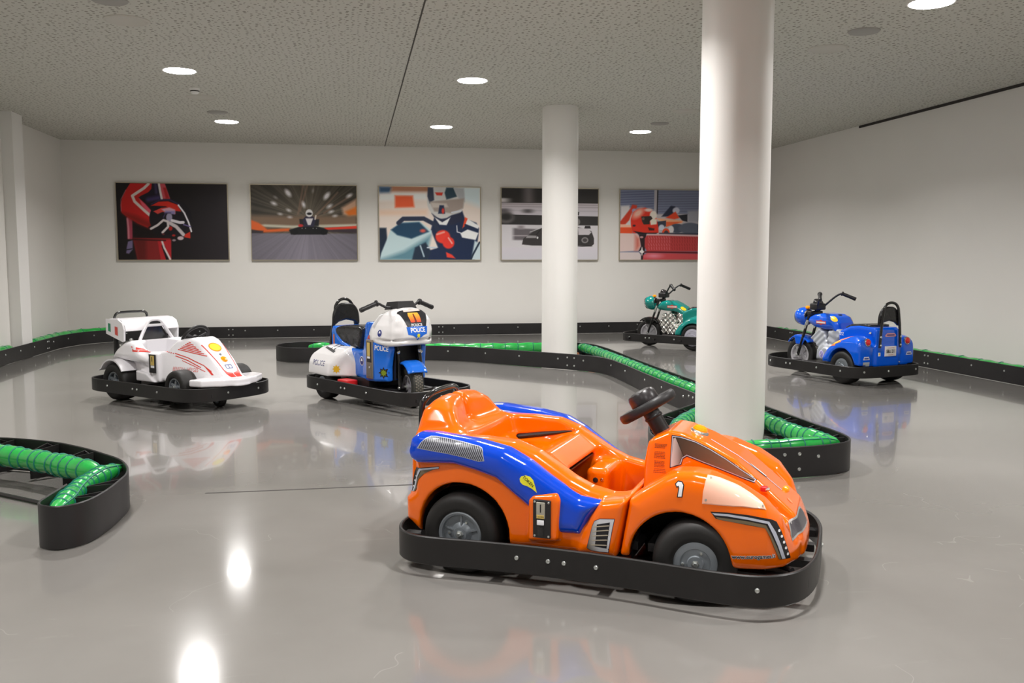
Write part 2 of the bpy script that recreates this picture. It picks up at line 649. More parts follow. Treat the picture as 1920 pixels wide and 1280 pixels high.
def ceiling_material():
    m = mat('perforated_ceiling', srgb(205, 202, 194), 0.85, spec=0.2)
    N, L, b = nodes_of(m)
    tc = N.new('ShaderNodeTexCoord')
    vo = N.new('ShaderNodeTexVoronoi'); vo.voronoi_dimensions = '2D'
    vo.inputs['Scale'].default_value = 21.0; vo.inputs['Randomness'].default_value = 0.75
    L.new(tc.outputs['Object'], vo.inputs['Vector'])
    sx = N.new('ShaderNodeSeparateColor')
    L.new(vo.outputs['Color'], sx.inputs['Color'])
    mr = N.new('ShaderNodeMapRange'); mr.inputs['To Min'].default_value = 0.10; mr.inputs['To Max'].default_value = 0.265
    L.new(sx.outputs[0], mr.inputs['Value'])
    lt = N.new('ShaderNodeMath'); lt.operation = 'LESS_THAN'
    L.new(vo.outputs['Distance'], lt.inputs[0]); L.new(mr.outputs['Result'], lt.inputs[1])
    mx = N.new('ShaderNodeMix'); mx.data_type = 'RGBA'
    L.new(lt.outputs[0], mx.inputs[0])
    mx.inputs[6].default_value = (*srgb(201, 199, 191), 1)
    mx.inputs[7].default_value = (*srgb(146, 142, 133), 1)
    L.new(mx.outputs[2], b.inputs['Base Color'])
    return m

M_FLOOR = floor_material()
M_CEIL = ceiling_material()
M_WALL = noise_var(mat('wall_paint', srgb(231, 228, 223), 0.7, spec=0.25), 1.5, 0.012)
M_WHITE = mat('white_paint', srgb(236, 234, 231), 0.55, spec=0.3)
XL, XR, YB, YF = -4.19, 6.55, 14.45, -4.0

def struct(name, mb, m, smooth=False):
    o = mb.build(name, m, None, smooth)
    o['kind'] = 'structure'
    return o
struct('floor', MB().box((XL - .3, YF - .3, -0.2), (XR + .3, YB + .3, 0)), M_FLOOR)
struct('ceiling', MB().box((XL - .3, YF - .3, ROOM_H), (XR + .3, YB + .3, ROOM_H + .2)), M_CEIL)
struct('wall_back', MB().box((XL - .2, YB, 0), (XR + .2, YB + .2, ROOM_H)), M_WALL)
struct('wall_front', MB().box((XL - .2, YF - .2, 0), (XR + .2, YF, ROOM_H)), M_WALL)
struct('wall_right', MB().box((XR, YF, 0), (XR + .2, YB, ROOM_H)), M_WALL)
struct('wall_left', MB().box((XL - .2, 11.95, 0), (XL, YB, ROOM_H)).box((XL - .2, YF, 0), (-4.07, 11.95, ROOM_H)), M_WALL)
struct('trim_1', MB().box((XL, 11.8, 0), (-3.945, 12.15, ROOM_H)), M_WHITE)                     # pilaster on the left wall
M_GAP = mat('dark_joint', srgb(70, 66, 60), 0.8)
M_GAPD = mat('black_joint', srgb(52, 48, 46), 0.8)
struct('trim_2', MB().box((0.495, YF, ROOM_H - 0.002), (0.507, YB, ROOM_H + .01)), M_GAP)       # joint across the ceiling
struct('trim_3', MB().box((XR - 0.012, YF, ROOM_H - 0.03), (XR + .01, 11.2, ROOM_H)), M_GAPD)   # shadow gap above the right wall
struct('trim_4', MB().box((-0.77, 4.80, -0.01), (1.3, 4.815, 0.0008)), M_GAPD)                  # joint in the floor

# columns
M_COLUMN = noise_var(mat('column_paint', srgb(235, 232, 228), 0.5, spec=0.35), 2, 0.01)
for (cx, cy, r, lab) in ((2.407, 5.58, 0.221, 'thick round white column rising from the barrier in the foreground right of centre'),
                         (2.37, 10.45, 0.208, 'slimmer looking round white column in front of the fourth poster')):
    o = MB().lathe([(r, 0), (r, ROOM_H)], seg=96).build('round_column', M_COLUMN)
    o.location = (cx, cy, 0)
    tag(o, lab, 'column', 'round white columns')

# ------------------------------------------------------------------ ceiling fittings
M_GLOW = mat('lamp_diffuser', (1.0, 0.97, 0.94), 0.4, emit=40.0)
labels = {(0, 0): 'round downlight far left, farthest row, beside a grey ceiling disc', (1, 0): 'round downlight in the farthest row near the ceiling joint, above the third poster',
          (2, 0): 'round downlight in the farthest row between the two columns', (0, 1): 'round downlight in the middle row, at far left beside the smoke detector',
          (1, 1): 'round downlight in the middle row, right of the ceiling joint', (2, 1): 'round downlight hidden behind the thick foreground column',
          (2, 2): 'large round downlight cut by the top edge at far right'}
first = None
for j, ly in enumerate(LIGHT_Y[:4]):
    for i, lx in enumerate(LIGHT_X):
        if j == 3 or (j == 2 and i < 2): lab = 'round downlight in the ceiling outside the picture'
        else: lab = labels[(i, j)]
        if first is None:
            r = empty('downlight')
            MB().lathe([(0.138, 0.0), (0.15, -0.004), (0.156, -0.002), (0.158, 0.004)], seg=48).build('trim_ring', M_WHITE, r)
            MB().lathe([(0.0, -0.006), (0.138, -0.006), (0.139, 0.002)], seg=48).build('diffuser', M_GLOW, r)
            first = r
        else:
            r = first.copy(); COL.objects.link(r)
            for ch in list(first.children):
                c = ch.copy(); COL.objects.link(c); c.parent = r
        r.location = (lx, ly, ROOM_H)
        tag(r, lab, 'ceiling light', 'round downlights in the ceiling')

M_SPK = mat('grille_grey', srgb(196, 192, 184), 0.7)
M_SPKD = mat('grille_dark', srgb(128, 124, 117), 0.8)
def speaker(x, y, lab):
    r = empty('ceiling_speaker', (x, y, ROOM_H))
    MB().lathe([(0.135, -0.006), (0.142, -0.011), (0.16, -0.006), (0.163, 0.0)], seg=48).build('rim', M_SPK, r)
    mb = MB().lathe([(0.0, -0.004), (0.135, -0.004), (0.136, 0.002)], seg=40)
    mb.cur = 1
    for k in range(-9, 10):
        w = math.sqrt(max(0, 0.125 ** 2 - (k * 0.013) ** 2))
        if w > 0.01: mb.box((k * 0.013 - 0.003, -w, -0.0055), (k * 0.013 + 0.003, w, -0.003))
    mb.build('grille', [M_SPK, M_SPKD], r)
    tag(r, lab, 'speaker', 'round speakers in the ceiling')
speaker(-1.6, 7.218, 'round white slotted ceiling speaker at upper left')
speaker(3.894, 7.182, 'round white slotted ceiling speaker right of the thick column')
speaker(3.883, 10.434, 'round ceiling speaker seen flat just left of the thick column')
speaker(-1.583, 10.439, 'round ceiling speaker right behind the smoke detector')
M_DISC = mat('cover_grey', srgb(158, 155, 150), 0.5)
for (x, y, lab) in ((3.863, 6.592, 'flat grey round ceiling cover plate nearest the downlight at upper right'),
                    (3.895, 11.423, 'small flat grey round ceiling cover behind the far right downlight'),
                    (-1.56, 11.453, 'small flat grey round ceiling cover beside the far left downlight'),
                    (-1.589, 6.685, 'flat grey round ceiling cover cut by the top edge at left')):
    o = MB().lathe([(0.0, -0.012), (0.108, -0.012), (0.118, -0.006), (0.12, 0.0)], seg=40).build('ceiling_cover', M_DISC)
    o.location = (x, y, ROOM_H)
    tag(o, lab, 'cover plate', 'flat round ceiling covers')
sd = empty('smoke_detector', (-1.572, 9.935, ROOM_H))
MB().lathe([(0.0, -0.014), (0.05, -0.014), (0.054, 0.0)], seg=32).build('base', M_WHITE, sd)
MB().lathe([(0.0, -0.055), (0.03, -0.053), (0.042, -0.04), (0.044, -0.03), (0.044, -0.014)], seg=32).build('sensor_head', M_WHITE, sd)
MB().lathe([(0.0445, -0.032), (0.0455, -0.030), (0.0455, -0.024), (0.0445, -0.022)], seg=32).build('vent_slot', M_GAPD, sd)
tag(sd, 'small white smoke detector on the ceiling beside the left middle downlight', 'smoke detector')

# ------------------------------------------------------------------ posters on the back wall
class Paint:
    def __init__(s, quad, w=230, h=165):
        s.q = quad                      # crop coordinates of left, top, right, bottom, and the lean of the left edge
        s.w, s.h = w, h
        u = (np.arange(w) + 0.5) / w
        v = (np.arange(h) + 0.5) / h
        U, V = np.meshgrid(u, v)
        l, t, r, b, lean = quad
        s.X = l + U * (r - l) + V * lean
        s.Y = t + V * (b - t)
        s.img = np.zeros((h, w, 3))
        s.rng = np.random.RandomState(7)
    def mixin(s, a, col):
        a = np.clip(a, 0, 1)[..., None]
        s.img = s.img * (1 - a) + np.array(col, float) * a
    def poly(s, pts, col, soft=6, op=1.0):
        s.mixin(op * (0.5 - poly_sd(s.X, s.Y, pts) / soft), col)
    def ell(s, x, y, rx, ry, col, soft=6, op=1.0, ang=0):
        c, n = math.cos(ang), math.sin(ang)
        dx, dy = s.X - x, s.Y - y
        a, b = dx * c + dy * n, -dx * n + dy * c
        d = (np.sqrt((a / rx) ** 2 + (b / ry) ** 2) - 1) * min(rx, ry)
        s.mixin(op * (0.5 - d / soft), col)
    def line(s, pts, w, col, soft=5, op=1.0):
        d = None
        for (ax, ay), (bx, by) in zip(pts[:-1], pts[1:]):
            ex, ey = bx - ax, by - ay
            t = np.clip(((s.X - ax) * ex + (s.Y - ay) * ey) / (ex * ex + ey * ey + 1e-9), 0, 1)
            q = np.hypot(s.X - ax - ex * t, s.Y - ay - ey * t)
            d = q if d is None else np.minimum(d, q)
        s.mixin(op * (0.5 - (d - w / 2) / soft), col)
    def vgrad(s, y0, y1, c0, c1):
        t = np.clip((s.Y - y0) / (y1 - y0), 0, 1)[..., None]
        m = ((s.Y >= y0) & (s.Y <= y1))[..., None]
        s.img = np.where(m, np.array(c0) * (1 - t) + np.array(c1) * t, s.img)
    def hblur(s, n):
        k = np.ones(n) / n
        for c in range(3):
            p = np.pad(s.img[..., c], ((0, 0), (n // 2, n - 1 - n // 2)), mode='edge')
            s.img[..., c] = np.stack([np.convolve(r, k, 'valid') for r in p])
    def vblur(s, n):
        s.img = s.img.transpose(1, 0, 2); s.hblur(n); s.img = s.img.transpose(1, 0, 2)

def poster1():
    p = Paint((110, 90, 1650, 1155, 45))
    t = np.clip((p.X - 800) / 900, 0, 1)[..., None]
    p.img = np.array((24, 20, 22.)) * (1 - t) + np.array((42, 37, 41.)) * t
    p.poly([(265, 560), (340, 570), (355, 870), (280, 865)], (160, 60, 78), 20)
    p.line([(275, 580), (290, 720), (295, 850)], 26, (196, 120, 132), 14)
    p.poly([(285, 900), (350, 880), (350, 1010), (300, 1070), (262, 1060), (268, 980)], (112, 100, 134), 16)
    p.line([(262, 1015), (340, 1000)], 14, (24, 20, 28), 8)
    p.poly([(350, 600), (760, 640), (800, 880), (350, 870)], (22, 12, 14), 20)
    p.poly([(350, 850), (870, 850), (880, 1160), (420, 1160)], (128, 34, 34), 12)
    p.poly([(360, 850), (530, 870), (540, 1160), (420, 1160)], (96, 26, 24), 60)
    p.poly([(690, 880), (880, 870), (885, 1160), (740, 1160)], (176, 36, 42), 14)
    p.line([(770, 960), (830, 1140)], 42, (22, 16, 24), 10)
    p.line([(752, 890), (785, 985), (870, 1145)], 26, (212, 198, 196), 8)
    p.line([(350, 870), (800, 885)], 16, (48, 12, 12), 14)
    p.poly([(600, 95), (700, 95), (750, 310), (560, 340), (420, 290), (560, 210)], (30, 24, 38), 10)
    p.line([(560, 320), (700, 290)], 60, (62, 50, 92), 50)
    p.line([(655, 100), (670, 220)], 40, (58, 50, 80), 30)
    p.poly([(700, 95), (785, 95), (862, 305), (755, 305)], (196, 78, 88), 12)
    p.poly([(760, 150), (800, 150), (850, 300), (800, 300)], (172, 36, 40), 16)
    p.line([(703, 95), (722, 200), (745, 305)], 30, (214, 206, 206), 8)
    arm = [(310, 95), (605, 95), (600, 170), (560, 215), (460, 265), (425, 290), (520, 380), (600, 470), (700, 570), (722, 600), (640, 672), (590, 722), (420, 650), (250, 545), (195, 500), (180, 400), (200, 300), (250, 190)]
    p.poly(arm, (188, 32, 30), 10)
    p.poly([(250, 500), (400, 540), (640, 640), (590, 722), (420, 655), (250, 545), (196, 500)], (128, 26, 20), 60, 0.9)
    p.poly([(430, 300), (520, 380), (700, 575), (660, 610), (470, 400)], (214, 84, 104), 14, 0.8)
    p.line([(560, 100), (500, 160), (340, 268), (372, 345), (520, 480), (690, 625)], 38, (212, 200, 194), 8)
    p.line([(250, 190), (185, 320), (190, 480)], 10, (190, 120, 130), 10, 0.7)
    p.ell(870, 570, 295, 262, (26, 22, 28), 10)
    p.line([(600, 380), (720, 320), (860, 318), (990, 385)], 16, (50, 44, 78), 10)
    p.poly([(590, 405), (700, 345), (830, 338), (960, 385), (1015, 478), (920, 470), (800, 408), (640, 400)], (202, 42, 30), 8)
    p.poly([(630, 480), (740, 430), (850, 418), (935, 450), (935, 515), (760, 485), (690, 515)], (206, 66, 58), 8)
    p.poly([(740, 450), (850, 424), (930, 455), (930, 510), (780, 480)], (206, 160, 176), 16)
    p.poly([(800, 470), (930, 470), (930, 520), (780, 500)], (136, 124, 170), 16)
    p.ell(850, 560, 42, 60, (150, 144, 168), 14)
    p.line([(770, 560), (800, 500), (870, 500)], 14, (70, 60, 96), 10)
    p.line([(975, 390), (1060, 500), (1120, 630), (1160, 755)], 22, (226, 222, 228), 8)
    p.line([(890, 605), (1000, 632), (1045, 630)], 40, (216, 210, 216), 10)
    p.line([(1050, 660), (1150, 690)], 14, (120, 104, 160), 8)
    p.poly([(560, 700), (720, 600), (860, 640), (860, 800), (700, 830)], (20, 16, 20), 14)
    p.line([(600, 720), (690, 670), (770, 600), (830, 620), (838, 690), (760, 770)], 32, (206, 196, 196), 10)
    p.line([(860, 640), (950, 690), (1050, 800)], 48, (198, 188, 190), 12)
    p.ell(870, 715, 26, 30, (170, 30, 28), 10)
    p.poly([(1068, 800), (1142, 758), (1148, 852), (1060, 835)], (198, 50, 34), 8)
    for x, y, rx, c in ((915, 812, 24, (176, 40, 34)), (1010, 850, 44, (200, 180, 184)), (920, 880, 26, (150, 130, 136)), (770, 795, 20, (96, 40, 44))):
        p.ell(x, y, rx, rx * 0.6, c, 10)
    return p
def poster2():
    p = Paint((1030, 100, 1798, 642, 8))
    dx, dy = p.X - 1450, p.Y - 345
    ang = np.arctan2(dy, dx * 0.8)
    rad = np.hypot(dx, dy)
    a = (ang + math.pi) / (2 * math.pi)
    tab = p.rng.rand(260); tab2 = p.rng.rand(90)
    n = np.interp(a * 259, np.arange(260), tab) * 0.55 + np.interp(a * 89, np.arange(90), tab2) * 0.45
    up = (64 + 46 * (n - 0.5)) + np.clip(1 - rad / 380, 0, 1) * 38
    p.img = np.stack([up * 1.06, up * 0.98, up * 0.86], -1)
    for c, q in (((1410, 100), (1370, 310)), ((1440, 100), (1385, 290)), ((1760, 170), (1560, 300)), ((1660, 150), (1500, 320))):
        p.line([c, q], 10, (142, 112, 96), 10, 0.7)
    p.poly([(1690, 260), (1800, 190), (1800, 320), (1740, 330), (1700, 310)], (196, 156, 130), 26)
    p.poly([(1715, 290), (1800, 250), (1800, 312), (1740, 322)], (214, 112, 40), 22)
    p.poly([(1030, 320), (1300, 325), (1800, 320), (1800, 400), (1030, 400)], (122, 100, 82), 30)
    p.poly([(1130, 385), (1330, 392), (1800, 378), (1800, 398), (1330, 412), (1030, 398)], (190, 186, 168), 14)
    p.poly([(1030, 352), (1090, 375), (1150, 420), (1310, 412), (1310, 432), (1120, 444), (1030, 420)], (212, 96, 44), 14)
    p.poly([(1560, 408), (1800, 392), (1800, 412), (1560, 424)], (214, 60, 44), 8)
    p.poly([(1580, 424), (1800, 416), (1800, 444), (1580, 436)], (60, 50, 56), 10)
    p.poly([(1030, 425), (1120, 432), (1120, 446), (1030, 455)], (52, 46, 50), 10)
    road = 118 + (n - 0.5) * 16
    m = np.clip(0.5 + (p.Y - 449) / 10, 0, 1)[..., None]
    rc = np.stack([road * 1.0, road * 0.96, road * 1.05], -1) * (0.86 + 0.22 * np.clip(1 - np.abs(p.X - 1420) / 420, 0, 1))[..., None]
    p.img = p.img * (1 - m) + rc * m
    for x, y, s_, o in ((1300, 158, 16, 1), (1580, 176, 16, 1), (1745, 172, 12, .9), (1198, 234, 11, .9), (1412, 240, 11, 1), (1600, 250, 11, .9), (1304, 282, 8, .9), (1242, 310, 7, .8), (1612, 290, 9, .9), (1312, 332, 7, .8), (1210, 190, 6, .5), (1480, 140, 6, .5), (1640, 320, 8, .8)):
        p.ell(x, y, s_ * 1.9, s_, (226, 222, 226), 16, o, math.atan2(y - 345, x - 1450))
    p.poly([(1305, 425), (1350, 410), (1400, 395), (1500, 395), (1560, 410), (1590, 425), (1580, 456), (1320, 458)], (28, 28, 30), 8)
    p.ell(1345, 438, 26, 20, (22, 22, 24), 6); p.ell(1555, 438, 26, 20, (22, 22, 24), 6)
    p.poly([(1380, 345), (1525, 345), (1520, 395), (1385, 395)], (38, 38, 40), 8)
    p.poly([(1425, 325), (1480, 325), (1500, 350), (1485, 400), (1415, 400), (1405, 350)], (48, 46, 66), 8)
    p.poly([(1425, 340), (1480, 340), (1462, 388), (1442, 388)], (214, 210, 212), 6)
    p.ell(1390, 392, 18, 10, (190, 50, 52), 6); p.ell(1452, 302, 26, 28, (218, 216, 216), 6)
    p.ell(1453, 306, 18, 9, (30, 28, 30), 5); p.line([(1500, 320), (1495, 345)], 10, (210, 200, 190), 6)
    for x in (1400, 1425, 1480, 1505): p.ell(x, 412, 3, 3, (150, 150, 150), 3)
    return p
def poster3():
    p = Paint((60, 57, 633, 470, 0))
    p.img[:] = (226, 212, 202)
    p.poly([(60, 57), (140, 57), (120, 100), (60, 105)], (60, 88, 120), 24)
    p.poly([(130, 50), (350, 50), (345, 90), (130, 88)], (176, 120, 92), 24)
    p.poly([(520, 50), (640, 50), (640, 170), (530, 130)], (206, 220, 224), 40)
    p.poly([(60, 95), (330, 88), (330, 130), (60, 140)], (236, 230, 228), 24)
    p.poly([(150, 108), (250, 108), (258, 172), (150, 176)], (232, 92, 48), 14)
    p.poly([(60, 190), (330, 185), (330, 215), (60, 220)], (232, 200, 178), 24)
    p.poly([(60, 290), (100, 290), (110, 440), (60, 470)], (30, 44, 62), 10)
    p.poly([(530, 190), (545, 235), (610, 258), (626, 290), (622, 330), (600, 475), (330, 475), (330, 420), (390, 400), (350, 300), (370, 230)], (28, 42, 72), 8)
    p.poly([(560, 235), (626, 275), (620, 292), (540, 262)], (238, 238, 238), 6)
    p.poly([(545, 225), (560, 235), (545, 275), (530, 290)], (226, 76, 44), 6)
    p.poly([(545, 265), (600, 285), (598, 292), (540, 272)], (28, 42, 72), 4)
    p.poly([(518, 318), (560, 296), (622, 316), (606, 356), (560, 348), (528, 342)], (236, 232, 232), 6)
    p.poly([(600, 360), (640, 380), (640, 470), (580, 470)], (190, 206, 212), 10)
    p.line([(628, 370), (590, 440), (575, 475)], 10, (30, 44, 62), 5)
    p.ell(436, 140, 106, 100, (202, 200, 198), 6)
    p.poly([(335, 60), (365, 60), (370, 130), (345, 150), (332, 110)], (52, 60, 80), 8)
    p.poly([(375, 88), (420, 88), (415, 105), (385, 104)], (212, 58, 42), 5)
    p.poly([(440, 60), (480, 60), (500, 110), (440, 128), (430, 90)], (44, 68, 82), 8)
    p.poly([(480, 60), (540, 62), (545, 140), (510, 120)], (172, 174, 178), 10)
    p.poly([(345, 140), (540, 120), (535, 175), (470, 205), (370, 195)], (160, 146, 138), 10)
    p.poly([(350, 145), (440, 150), (450, 170), (360, 175)], (196, 186, 178), 10)
    p.poly([(400, 160), (425, 160), (432, 208), (392, 208)], (34, 46, 76), 6); p.ell(420, 192, 8, 16, (206, 52, 40), 5)
    p.poly([(355, 205), (400, 240), (440, 232), (470, 215), (520, 200), (530, 250), (470, 270), (390, 262)], (38, 42, 66), 8)
    p.poly([(372, 228), (415, 256), (462, 228), (440, 272), (400, 270)], (236, 234, 234), 6)
    p.line([(470, 200), (520, 190)], 8, (206, 208, 216), 5)
    p.line([(498, 275), (500, 310), (520, 316)], 5, (220, 220, 226), 4)
    p.poly([(60, 475), (70, 430), (125, 300), (180, 258), (285, 250), (355, 305), (335, 400), (280, 470)], (186, 208, 212), 8)
    p.poly([(125, 300), (180, 262), (285, 256), (340, 310), (240, 350), (160, 330)], (26, 64, 92), 10)
    p.poly([(60, 470), (200, 420), (350, 330), (330, 410), (240, 475)], (92, 132, 146), 30)
    p.poly([(260, 400), (320, 370), (350, 420), (330, 475), (240, 475)], (34, 48, 66), 10); p.line([(290, 390), (310, 450)], 8, (176, 196, 206), 6)
    p.ell(305, 305, 16, 10, (206, 86, 76), 10)
    p.line([(168, 262), (195, 238), (310, 236), (375, 270), (405, 330)], 24, (38, 48, 72), 6)
    p.ell(418, 338, 42, 38, (226, 62, 48), 8); p.ell(450, 372, 34, 34, (222, 56, 46), 8)
    p.line([(385, 325), (425, 312)], 10, (240, 150, 136), 6); p.line([(450, 345), (470, 375)], 8, (240, 170, 160), 6)
    p.poly([(435, 425), (470, 440), (490, 462), (440, 455)], (224, 66, 52), 6)
    p.line([(330, 400), (380, 400)], 8, (190, 200, 210), 5)
    return p
def poster4():
    p = Paint((172, 92, 1642, 1185, 0))
    p.img[:] = (206, 202, 206)
    p.vgrad(80, 320, (44, 42, 42), (52, 48, 46))
    p.poly([(0, 240), (280, 250), (280, 310), (0, 310)], (202, 196, 198), 24)
    p.poly([(520, 90), (630, 90), (640, 310), (520, 310)], (118, 110, 112), 24)
    p.vgrad(316, 500, (196, 186, 192), (202, 196, 204))
    for y, c in ((335, (150, 140, 144)), (372, (160, 150, 156)), (430, (176, 170, 178))):
        p.line([(150, y), (1660, y + 6)], 10, c, 18)
    p.ell(570, 440, 60, 34, (70, 66, 68), 20); p.ell(230, 440, 70, 44, (92, 86, 90), 26)
    p.hblur(21)
    p.poly([(0, 490), (1700, 515), (1700, 655), (0, 645)], (50, 48, 48), 8)
    p.ell(240, 540, 130, 90, (92, 88, 88), 30); p.ell(240, 530, 80, 50, (46, 44, 44), 30)
    p.poly([(350, 700), (720, 715), (720, 885), (350, 880)], (104, 98, 102), 24)
    p.poly([(420, 660), (510, 660), (510, 720), (420, 720)], (150, 142, 146), 20)
    p.line([(360, 815), (700, 815)], 14, (176, 168, 172), 14)
    p.hblur(9)
    p.poly([(480, 950), (500, 860), (600, 790), (700, 720), (800, 690), (1200, 620), (1340, 680), (1540, 740), (1580, 850), (1580, 940), (1540, 975), (1300, 970), (640, 965)], (58, 54, 54), 8)
    p.poly([(560, 810), (700, 815), (700, 850), (540, 850)], (150, 146, 148), 10)
    p.line([(600, 760), (760, 700)], 8, (200, 200, 200), 6); p.line([(700, 800), (760, 720)], 14, (40, 38, 38), 6)
    p.ell(716, 845, 12, 18, (220, 220, 220), 6)
    p.poly([(1330, 690), (1480, 700), (1540, 760), (1500, 800), (1340, 800)], (196, 190, 194), 10)
    p.poly([(1440, 660), (1520, 660), (1530, 700), (1430, 700)], (44, 40, 42), 6)
    p.ell(1440, 880, 90, 80, (52, 50, 50), 8); p.ell(1440, 880, 54, 46, (130, 126, 126), 8); p.ell(1440, 880, 34, 28, (70, 66, 66), 6)
    p.ell(1260, 440, 96, 84, (184, 180, 184), 8); p.poly([(1290, 430), (1350, 450), (1345, 500), (1290, 490)], (34, 32, 34), 6)
    p.ell(1310, 600, 56, 60, (120, 116, 116), 8); p.poly([(1130, 520), (1290, 520), (1320, 700), (1100, 720)], (84, 80, 84), 14)
    p.poly([(1500, 960), (1560, 975), (1300, 985)], (30, 28, 28), 8)
    p.vgrad(990, 1190, (206, 200, 208), (198, 196, 202))
    return p
def poster5():
    p = Paint((175, 108, 1765, 1192, 0))
    p.img[:] = (122, 128, 152)
    for k in range(14):
        y = 130 + k * 38
        p.line([(150, y + 26), (740, y)], 14, (92, 98, 126), 14)
        p.line([(820, y + 10), (1800, y - 12)], 14, (102, 106, 128), 14)
    p.poly([(755, 110), (800, 110), (795, 520), (750, 520)], (176, 170, 176), 8)
    p.poly([(800, 110), (822, 110), (815, 500), (795, 500)], (52, 48, 54), 8)
    p.poly([(180, 360), (330, 350), (380, 500), (370, 780), (180, 780)], (206, 200, 200), 40)
    p.poly([(180, 600), (350, 400), (380, 340), (460, 350), (460, 390), (400, 420), (330, 580), (270, 640), (180, 660)], (196, 60, 40), 20)
    p.ell(410, 430, 34, 30, (150, 150, 190), 16)
    p.poly([(180, 650), (390, 670), (390, 790), (180, 790)], (220, 78, 40), 20)
    p.poly([(180, 640), (370, 660), (370, 690), (180, 690)], (238, 176, 150), 20)
    p.poly([(780, 480), (1800, 470), (1800, 800), (780, 800)], (186, 178, 180), 30)
    p.poly([(880, 520), (1040, 350), (1110, 360), (1180, 440), (1080, 520)], (44, 48, 66), 20)
    p.ell(1130, 425, 60, 50, (190, 190, 206), 20)
    p.poly([(950, 540), (1120, 440), (1190, 540), (1100, 560)], (220, 70, 40), 18)
    p.poly([(780, 545), (1260, 580), (1230, 620), (960, 640)], (238, 170, 130), 18)
    p.poly([(960, 600), (1240, 600), (1100, 640), (960, 680)], (226, 96, 54), 14)
    p.poly([(1160, 500), (1330, 480), (1330, 600), (1240, 580)], (40, 40, 48), 14)
    p.poly([(1330, 430), (1800, 400), (1800, 620), (1340, 600)], (150, 150, 160), 40)
    p.poly([(800, 600), (960, 580), (960, 660), (880, 740), (800, 660)], (58, 62, 76), 14)
    p.ell(885, 690, 50, 46, (196, 200, 214), 16); p.ell(1150, 700, 130, 70, (72, 78, 92), 12); p.ell(1380, 700, 200, 90, (88, 94, 108), 20)
    p.ell(1050, 720, 46, 60, (214, 208, 208), 12); p.ell(960, 770, 66, 70, (222, 78, 44), 8); p.ell(966, 780, 40, 46, (66, 58, 64), 8)
    p.poly([(840, 770), (1800, 770), (1800, 800), (840, 800)], (60, 64, 76), 10)
    body = [(360, 650), (355, 560), (400, 450), (480, 400), (600, 382), (700, 410), (780, 500), (810, 600), (830, 690), (835, 770), (760, 790), (400, 780), (380, 720)]
    p.poly(body, (212, 52, 36), 8)
    p.ell(480, 470, 110, 60, (238, 178, 158), 60, 0.9, -0.6); p.ell(660, 420, 70, 26, (226, 200, 190), 20)
    p.ell(740, 500, 60, 70, (226, 216, 204), 20); p.poly([(680, 560), (800, 560), (800, 640), (700, 650)], (226, 218, 200), 12)
    p.poly([(535, 520), (700, 512), (730, 550), (680, 590), (680, 640), (580, 645), (550, 600)], (52, 44, 40), 8)
    p.ell(570, 555, 22, 22, (96, 88, 80), 6); p.ell(416, 662, 26, 16, (60, 40, 50), 6)
    p.poly([(650, 685), (765, 705), (760, 735), (670, 735)], (70, 34, 32), 6)
    p.poly([(400, 745), (600, 770), (820, 770), (780, 800), (500, 800)], (36, 30, 34), 8)
    p.poly([(175, 780), (470, 785), (520, 850), (530, 980), (490, 1050), (175, 1065)], (214, 190, 184), 12)
    p.poly([(430, 800), (520, 850), (530, 980), (480, 1050), (430, 1050)], (200, 110, 96), 60, .8)
    p.poly([(175, 1075), (500, 1075), (540, 1120), (540, 1200), (175, 1200)], (208, 194, 192), 10)
    p.poly([(500, 800), (620, 800), (610, 1000), (580, 1200), (540, 1200), (540, 1100), (500, 1060), (540, 980)], (46, 30, 34), 10)
    p.poly([(505, 1065), (540, 1040), (555, 980), (568, 1040), (596, 1068), (566, 1090), (555, 1140), (545, 1090)], (226, 220, 216), 6)
    p.ell(545, 840, 30, 16, (190, 140, 140), 10)
    p.poly([(600, 860), (640, 800), (800, 795), (1800, 805), (1800, 1060), (640, 1060), (600, 990)], (182, 62, 62), 10)
    for k in range(26):
        x = 660 + k * 44
        for yy in (850, 905, 960, 1015):
            p.line([(x + (yy % 2) * 10, yy - 20), (x + 18, yy + 18)], 9, (134, 38, 40) if k > 8 else (214, 130, 138), 8, .7)
    p.line([(640, 800), (900, 802), (1800, 820)], 26, (206, 170, 170), 12)
    p.line([(610, 1070), (1800, 1085)], 26, (96, 24, 28), 14)
    p.poly([(580, 1120), (640, 1085), (1800, 1100), (1800, 1200), (570, 1200)], (196, 74, 78), 12)
    p.ell(760, 1130, 120, 30, (220, 130, 146), 50)
    return p

M_PRINT = mat('poster_print', (0.5, 0.5, 0.5), 0.45, spec=0.3)
_N, _L, _b = nodes_of(M_PRINT)
_at = _N.new('ShaderNodeAttribute'); _at.attribute_name = 'ink'
_L.new(_at.outputs['Color'], _b.inputs['Base Color'])
M_FRAME = mat('champagne_frame', srgb(182, 172, 152), 0.35, 0.7)

